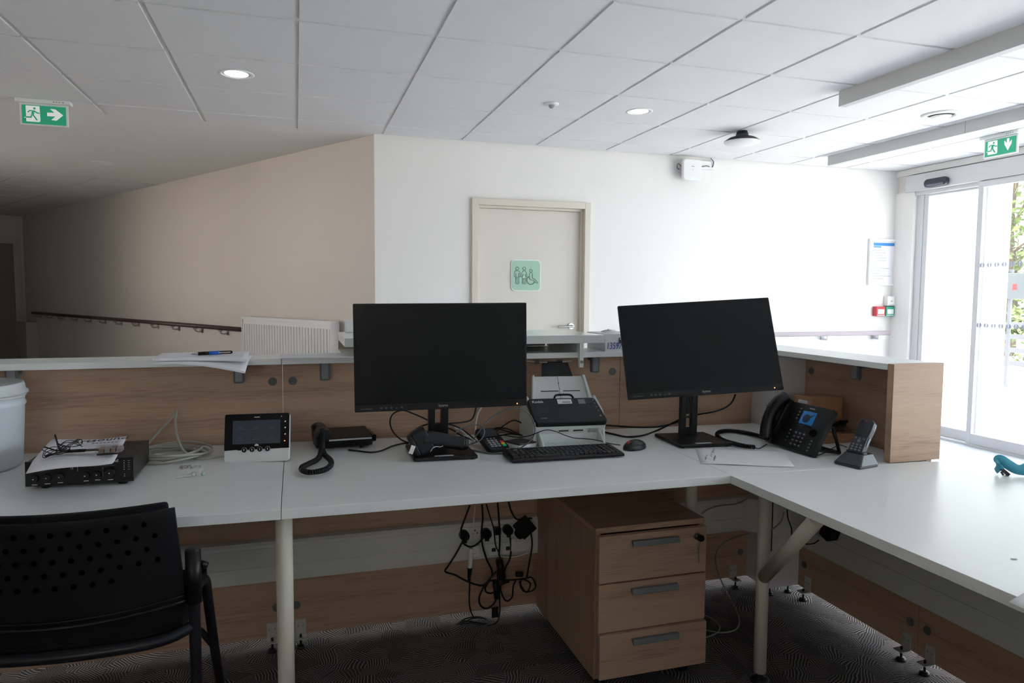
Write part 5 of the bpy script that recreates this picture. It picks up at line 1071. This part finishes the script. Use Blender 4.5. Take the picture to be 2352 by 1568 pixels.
# ---- right desk phone
t = thing('desk_phone', 'black desk phone with lit blue screen standing on the corner desk', 'telephone', (1.626, 2.010, dz(1.63)), (0, TILT, math.radians(-86)))
ph = Matrix.Translation((0, .0, .010)) @ Matrix.Rotation(math.radians(-30), 4, 'X')
FB = mat('phone_black', (.008, .009, .010), .38, spec=.4)
bm = B(); prism(bm, [(-.075, .0), (.112, -.004), (.114, .165), (.108, .172), (-.070, .172), (-.080, .16)], -.0, .020, 'y', 0, ph); obj('face_body', bm, FB, t, bevel=.003)
bm = B(); box(bm, -.008, .052, -.0015, 0, .098, .146, 0, ph); o = obj('screen', bm, mat('phone_blue', (.006, .07, .19), .2, emit=(.01, .16, .42), estr=.22), t)
bm = B(); prism(bm, circ(.016, 20, .018, .119), -.0028, -.0016, 'y', 0, ph); prism(bm, [(.034, .122), (.046, .138), (.043, .141), (.030, .127)], -.0028, -.0016, 'y', 0, ph); obj('screen_graphic', bm, mat('screen_navy', (.005, .03, .08), .3), o)
bm = B(); box(bm, -.010, .054, -.0020, .0, .088, .093, 0, ph); prism(bm, circ(.013, 20, .074, .074), -.006, .0, 'y', 0, ph); prism(bm, circ(.006, 16, .074, .074), -.0075, -.006, 'y', 0, ph); obj('navigation_keys', bm, BLK2, t)
bm = B(); m2 = B()
def key(x, z, w=.013, h=.008): prism(bm, rrect(w, h, .002, 2, x, z), -.0035, 0, 'y', 0, ph); box(m2, x-.0035, x+.0035, -.0038, -.0035, z-.0012, z+.0012, 0, ph)
for j in range(4):
    for i in range(3): key(.004+.0185*i, .062-.0145*j)
for j in range(4): key(-.024, .066-.0135*j, .008, .007); key(.084, .046-.012*j, .011, .007)
for j in range(4):
    key(-.022, .150-.0125*j, .009, .007)
obj('keys', bm, mat('phone_key', (.030, .031, .034), .4), t); obj('key_legends', m2, LGREY, t)
bm = B(); box(bm, .010, .034, -.0006, 0, .156, .160, 0, ph); obj('logo', bm, LGREY, t)
bm = B(); tube(bm, [ph @ Vector(q) for q in ((-.093, -.022, .010), (-.096, -.040, .05), (-.096, -.050, .095), (-.094, -.044, .14), (-.090, -.026, .172))], lambda u: .021+.004*abs(u-.5)*2, seg=18, n=8); obj('handset', bm, mat('handset_black', (0, 0, 0)), t)
bm = B()
for i in range(5):
    a = ph @ Vector((-.110, -.0705+.0042*i, .112+.010*i)); b_ = ph @ Vector((-.080, -.0705+.0042*i, .112+.010*i)); tube(bm, [a, b_], .0016, sm=False)
obj('earpiece_slots', bm, INK, t)
bm = B(); prism(bm, [(-.112, .0), (-.078, .0), (-.074, .172), (-.108, .176)], -.018, .018, 'y', 0, ph); obj('cradle', bm, FB, t, bevel=.004)
bm = B()
for x in (-.09, .095):
    tube(bm, [(x, .10, .095), (x, .135, .004)], .006, sm=False); tube(bm, [(x, .045, .02), (x, .135, .004)], .005, sm=False)
tube(bm, [(-.09, .132, .006), (.095, .132, .006)], .006, sm=False); obj('stand', bm, BLK, t)
bm = coilcord(B(), CAB['ph2_coil'], .0062, .0024, .0052); attach(obj('handset_cord', bm, BLK), t)
bm = B(); tube(bm, CAB['ph2_tail'], .0016); attach(obj('cord_tail', bm, BLK), t)
bm = B(); tube(bm, CAB['ph2_small'], .0014); attach(obj('network_lead', bm, BLK), t)
# ---- cordless handset in its cradle
t = thing('charging_cradle', 'dark charging cradle holding the cordless handset on the right desk', 'charger', (1.705, 1.785, dz(1.71)), (0, TILT, math.radians(-78)))
CRD = mat('cradle_grey', (.035, .042, .055), .4)
bm = B(); 
def frus(bm, w0, d0, w1, d1, z0, z1, oy=0, r=.01):
    a = rrect(w0, d0, r, 4); b_ = rrect(w1, d1, r*.7, 4, 0, oy); v0 = [bm.verts.new((x, y, z0)) for x, y in a]; v1 = [bm.verts.new((x, y, z1)) for x, y in b_]
    bm.faces.new(v0[::-1]); bm.faces.new(v1); n = len(a)
    for i in range(n): bm.faces.new([v0[i], v0[(i+1) % n], v1[(i+1) % n], v1[i]])
frus(bm, .092, .098, .094, .100, 0, .008); frus(bm, .094, .100, .064, .056, .008, .040, .012); obj('body', bm, CRD, t, bevel=.002)
bm = B(); frus(bm, .062, .030, .060, .028, .030, .046, .0); obj('rest', bm, BLK, t, bevel=.001)
t = thing('cordless_handset', 'dark cordless phone handset leaning back in its cradle', 'telephone', (1.700, 1.788, dz(1.71)+.026), (0, 0, 0))
t.rotation_mode = 'QUATERNION'; t.rotation_quaternion = mrot(-72, -31, 4).to_quaternion(); t.scale = (.93, .93, .93)
HB = mat('handset_slate', (.030, .036, .048), .35)
bm = B(); prism(bm, [(-.022, 0), (.022, 0), (.0255, .02), (.0245, .07), (.0265, .11), (.025, .132), (.016, .143), (-.016, .143), (-.025, .132), (-.0265, .11), (-.0245, .07), (-.0255, .02)], -.012, .014, 'y'); obj('body', bm, HB, t, bevel=.003)
bm = B(); prism(bm, rrect(.044, .062, .006, 4, 0, .103), -.0132, -.012, 'y'); obj('display', bm, mat('handset_display', (.02, .024, .034), .12), t)
bm = B(); box(bm, -.006, .006, -.0136, -.0132, .129, .132); obj('red_logo', bm, RED, t)
bm = B()
for j in range(4):
    for i in range(3): prism(bm, rrect(.0085, .0055, .002, 2, -.0135+.0135*i, .014+.0095*j), -.0140, -.012, 'y')
for x in (-.014, 0, .014): prism(bm, rrect(.006, .004, .001, 2, x, .066), -.0136, -.012, 'y')
prism(bm, circ(.0055, 12, 0, .0565), -.0145, -.012, 'y'); obj('keys', bm, mat('handset_key', (.20, .22, .26), .35), t)
bm = B(); box(bm, .0255, .0268, -.004, .006, .045, .078); cyl(bm, (.0245, .001, .120), (.0275, .001, .120), .005); obj('side_buttons', bm, mat('handset_key', (0, 0, 0)), t)
# ---- cardboard boxes in the corner
t = thing('cardboard_box', 'flat brown cardboard box under the clear bag in the corner', 'cardboard box', (1.895, 2.205, dz(1.9)), (0, TILT, 0))
bm = B(); box(bm, -.075, .095, -.125, .165, 0, .034); obj('carton', bm, CARD, t, bevel=.001)
bm = B(); box(bm, -.0755, .0955, -.1255, .1655, .0235, .0242); obj('flap_edge', bm, mat('card_dark', (.22, .12, .06), .8), t)
t = thing('cardboard_box', 'brown cardboard box with white label behind the right desk phone', 'cardboard box', (1.895, 2.235, dz(1.9)+.0350), (0, TILT, 0))
bm = B(); box(bm, -.052, .088, -.080, .020, 0, .122); obj('carton', bm, CARD, t, bevel=.001)
bm = B(); box(bm, -.0525, .0885, -.0805, .0205, .072, .0725); obj('flap_edge', bm, mat('card_dark', (0, 0, 0)), t)
bm = B(); box(bm, -.0528, -.052, -.055, -.005, .060, .108); obj('label', bm, LWHITE, t)
bm = B(); rnd = random.Random(2)
for z in (.100, .094, .084, .078, .068): box(bm, -.0533, -.0528, -.050, -.050+rnd.uniform(.018, .04), z, z+.0025)
obj('label_print', bm, INKG, t)
t = thing('power_lead_bundle', 'coiled black lead in a crumpled clear bag on the flat cardboard box', 'cable', (1.925, 2.120, dz(1.92)+.036), (0, TILT, 0))
bm = B()
for q in range(5): tube(bm, [((.032+.002*q)*math.cos(a), .020*math.sin(a), .006+.006*q+.002*math.sin(3*a)) for a in [k*PI/5 for k in range(10)]], .0035, closed=True)
obj('lead', bm, BLK, t)
bm = B(); box(bm, .0, .034, -.024, -.014, .034, .044); obj('plug', bm, BLK2, t, bevel=.002)
bm = B(); rnd = random.Random(3); n = 12; G = [[bm.verts.new((-.055+.13*i/n, -.038+.078*j/n, .004+.030*max(0, 1-((i/n-.42)**2+(j/n-.5)**2)*5)+rnd.uniform(0, .008))) for j in range(n+1)] for i in range(n+1)]
for i in range(n):
    for j in range(n): bm.faces.new([G[i][j], G[i+1][j], G[i+1][j+1], G[i][j+1]])
obj('clear_bag', bm, glass('bag_film', .22, (.88, .89, .92)), t)
# ---- teal lanyard
TEAL = mat('lanyard_teal', (.05, .36, .50), .55); TEAL2 = mat('lanyard_blue', (.06, .22, .55), .5)
t = on_desk('lanyard', 'crumpled teal fabric lanyard with dark clip at the right edge', 'lanyard', 2.112, 1.548, -.55)
def ribbon(bm, P, w, th=.0012, tw=None):
    pts = spline(P, 8); n = len(pts); prev = None
    for i, p in enumerate(pts):
        d = (pts[min(n-1, i+1)]-pts[max(0, i-1)]).normalized(); a = (tw(i/(n-1)) if tw else 0)
        side = Vector((0, 0, 1)).cross(d); side = side.normalized() if side.length > .1 else Vector((1, 0, 0)); upn = d.cross(side).normalized()
        s = side*math.cos(a)+upn*math.sin(a); nn_ = d.cross(s).normalized()*th
        row = [bm.verts.new(p+s*w/2-nn_), bm.verts.new(p+s*w/2+nn_), bm.verts.new(p-s*w/2+nn_), bm.verts.new(p-s*w/2-nn_)]
        if prev:
            for k in range(4): bm.faces.new([prev[k], prev[(k+1) % 4], row[(k+1) % 4], row[k]]).smooth = True
        prev = row
bm = B(); ribbon(bm, [(-.066, -.012, .014), (-.074, .0, .03), (-.062, .010, .043), (-.045, .006, .034), (-.02, 0, .020), (.01, .0, .017), (.05, -.012, .010), (.10, -.02, .006), (.16, -.02, .006)], .032, tw=lambda u: 1.35-.7*u); obj('strap', bm, TEAL, t)
bm = B(); ribbon(bm, [(-.01, .012, .016), (.02, .016, .032), (.045, .008, .036), (.06, -.01, .022), (.085, -.018, .010), (.13, -.012, .008)], .020, tw=lambda u: 1.2-.9*u); obj('strap_loop', bm, mat('lanyard_teal_light', (.12, .48, .62), .5), t)
bm = B(); prism(bm, rrect(.030, .016, .004, 3), 0, .010, 'z', 0, Matrix.Translation((-.058, -.010, .008)) @ Matrix.Rotation(.7, 4, 'Y')); tube(bm, [(-.066, -.014, .012), (-.060, -.018, .002)], .003); obj('clip', bm, mat('clip_dark', (.02, .015, .03), .3), t)
bm = B(); tube(bm, [(-.004, -.025, .003), (.03, -.03, .003), (.06, -.032, .004)], .002); obj('metal_hook', bm, STEEL, t)
t = on_desk('small_clip', 'tiny grey flat clip on the near part of the right worktop', 'clip', 1.403, 1.038, -.4)
bm = B(); prism(bm, rrect(.012, .005, .002, 3), 0, .0015); obj('plate', bm, mat('clip_grey', (.40, .42, .43), .4), t)
t = thing('paper_sheet', 'white sheet of paper overhanging the near edge of the right worktop', 'paper')
flex('sheet', t, [dd(1.188, .884, .001), dd(1.18, .60, .001), dd(1.42, .68, .001), dd(1.40, .955, .001)], PAPER)
# ================================================================ CABLES
def cable(name, label, keys, r=.0028, m=None, cat='cable', grp=None, extra=None):
    bm = B()
    for k in keys: tube(bm, CAB[k], r, seg=8)
    if extra: extra(bm)
    return tag(obj(name, bm, m or BLK), label, cat, grp)
g1 = 'black leads behind the left monitor'
cable('phone_lead', 'black lead looping up between left desk phone and left monitor', ['phone_lead'], grp=g1)
cable('video_cable', 'black cable arching behind the left monitor stand', ['video_lead'], grp=g1)
cable('power_cable', 'black cable dropping from the left monitor into its stand slot', ['power_lead'], grp=g1)
cable('terminal_cable', 'dark cord forming a tall loop over the small square box', ['big_loop'], .0022, GREY)
cable('white_cable', 'thin white cable behind the payment terminal', ['white_lead', 'grey_lead'], .0026, CAB_W)
cable('desk_cable', 'grey cable lying between monitor base and keyboard', ['desk_lead'], .0030, GREY)
cable('cable_tangle', 'tangle of black leads between payment terminal and document scanner', ['tangle_a', 'tangle_b', 'tangle_c'], .0026)
cable('scanner_cables', 'two black cables running from document scanner to right monitor stand', ['m2_a', 'm2_b'], .0036)
cable('display_cable', 'black cables hanging from the right monitor to its stand slot', ['m2_c', 'm2_d'], .0036)
cable('handset_charger_lead', 'thin black lead between right desk phone and charging cradle', ['dect_cord'], .0016)
g2 = 'black power leads under the middle desk'
def plug(k): 
    def f(bm):
        x, z = k; cyl(bm, (x, 2.484, z), (x, 2.455, z), .019, .017, seg=20); tube(bm, [(x, 2.455, z), (x-.004, 2.447, z-.02)], .0085, sm=False)
    return f
cable('power_lead', 'leftmost black plug and lead under the desk', ['u_a', 'u_b'], .0036, grp=g2, extra=plug((.583, .366)))
cable('power_lead', 'black plug second from left with long hanging loop', ['u_c', 'u_n'], .0036, grp=g2, extra=plug((.667, .365)))
cable('power_lead', 'thin black lead hanging to the knot between the second and third plugs', ['u_d'], .0026, grp=g2, extra=lambda bm: [box(bm, .70, .722, 2.462, 2.484, .358, .385), tube(bm, [(.708, 2.44, .275), (.722, 2.44, .20)], .014, sm=False)])
cable('power_lead', 'black plug with white tag hanging beside it', ['u_e', 'u_h'], .0036, grp=g2, extra=plug((.751, .371)))
t = thing('power_adapter', 'large black square power adapter plugged in beside the pedestal', 'power adapter', (.815, 2.462, .378), (0, math.radians(-38), 0), g2)
bm = B(); box(bm, -.032, .032, -.022, .018, -.028, .032); obj('case', bm, BLK, t, bevel=.004)
bm = B(); cyl(bm, (-.028, .0, -.01), (-.028, .022, -.01), .019); obj('plug_face', bm, BLK, t)
cable('adapter_lead', 'black lead running down from the square power adapter', ['u_f', 'u_i'], .0034, grp=g2)
cable('cable_knot', 'bundled knot of black leads hanging right of centre under the desk', ['u_k', 'u_l', 'u_m'], .0032, grp=g2, extra=lambda bm: tube(bm, [(.775, 2.44, .21), (.80, 2.44, .207)], .011, sm=False))
cable('adapter_cable', 'black lead with inline tag running down to the carpet coil', ['u_j'], .0030, grp=g2, extra=lambda bm: [tube(bm, [(.690, 2.43, .20), (.697, 2.43, .13)], .010, sm=False), box(bm, .677, .703, 2.425, 2.427, .06, .10)])
t = cable('white_adapter', 'white inline connector hanging on a white cord under the desk', ['u_white'], .0020, CAB_W, extra=lambda bm: tube(bm, [(.60, 2.43, .33), (.596, 2.425, .30), (.592, 2.42, .262)], .0085, seg=14))
cable('connector_lead', 'thin black lead below the white connector ending in a coil on the carpet', ['u_g', 'fl_coil'], .0028, extra=lambda bm: tube(bm, [(.592, 2.42, .262), (.590, 2.42, .235), (.588, 2.42, .215)], lambda u: .010-.006*u, seg=12))
t = tag(obj('cable_tag', box(B(), .755, .772, 2.438, 2.4395, .30, .345), LWHITE), 'white paper tag hanging on a black plug lead', 'tag', 'paper tags on the leads')
t = tag(obj('cable_tag', box(B(), .603, .628, 2.425, 2.4265, .312, .338, 0, None), LWHITE), 'white folded paper tag near the white inline connector', 'tag', 'paper tags on the leads')
cable('patch_cable', 'short white patch cable curving below the sockets', ['u_white2'], .0022, CAB_W)
cable('network_cable', 'grey network cable hanging behind the pedestal down to the carpet', ['data_b', 'data_c'], .0026, mat('grey_cable', (.28, .29, .28), .5))
cable('network_cable', 'grey network cable running along the trunking in the corner', ['data_a'], .0028, mat('grey_cable', (0, 0, 0)))
cable('network_cable', 'short grey cable hanging down beside the white corner post', ['data_d'], .0028, mat('grey_cable', (0, 0, 0)))
cable('corner_lead', 'thin black lead hanging down the white corner post', ['arm_bl'], .0026, extra=lambda bm: box(bm, 1.868, 1.872, 2.392, 2.394, .20, .42))
t = thing('wall_plug_adapter', 'black plug adapter on the trunking under the right worktop', 'power adapter', (1.935, 2.135, .365), (math.radians(20), 0, 0))
bm = B(); box(bm, -.03, .024, -.024, .026, -.03, .03); obj('case', bm, BLK, t, bevel=.006)
bm = B(); cyl(bm, (.024, 0, 0), (.026, 0, 0), .02); obj('plug_face', bm, BLK, t)
cable('plug_adapter_lead', 'thin black lead leaving the plug adapter under the right worktop', ['arm_plug'], .0024)
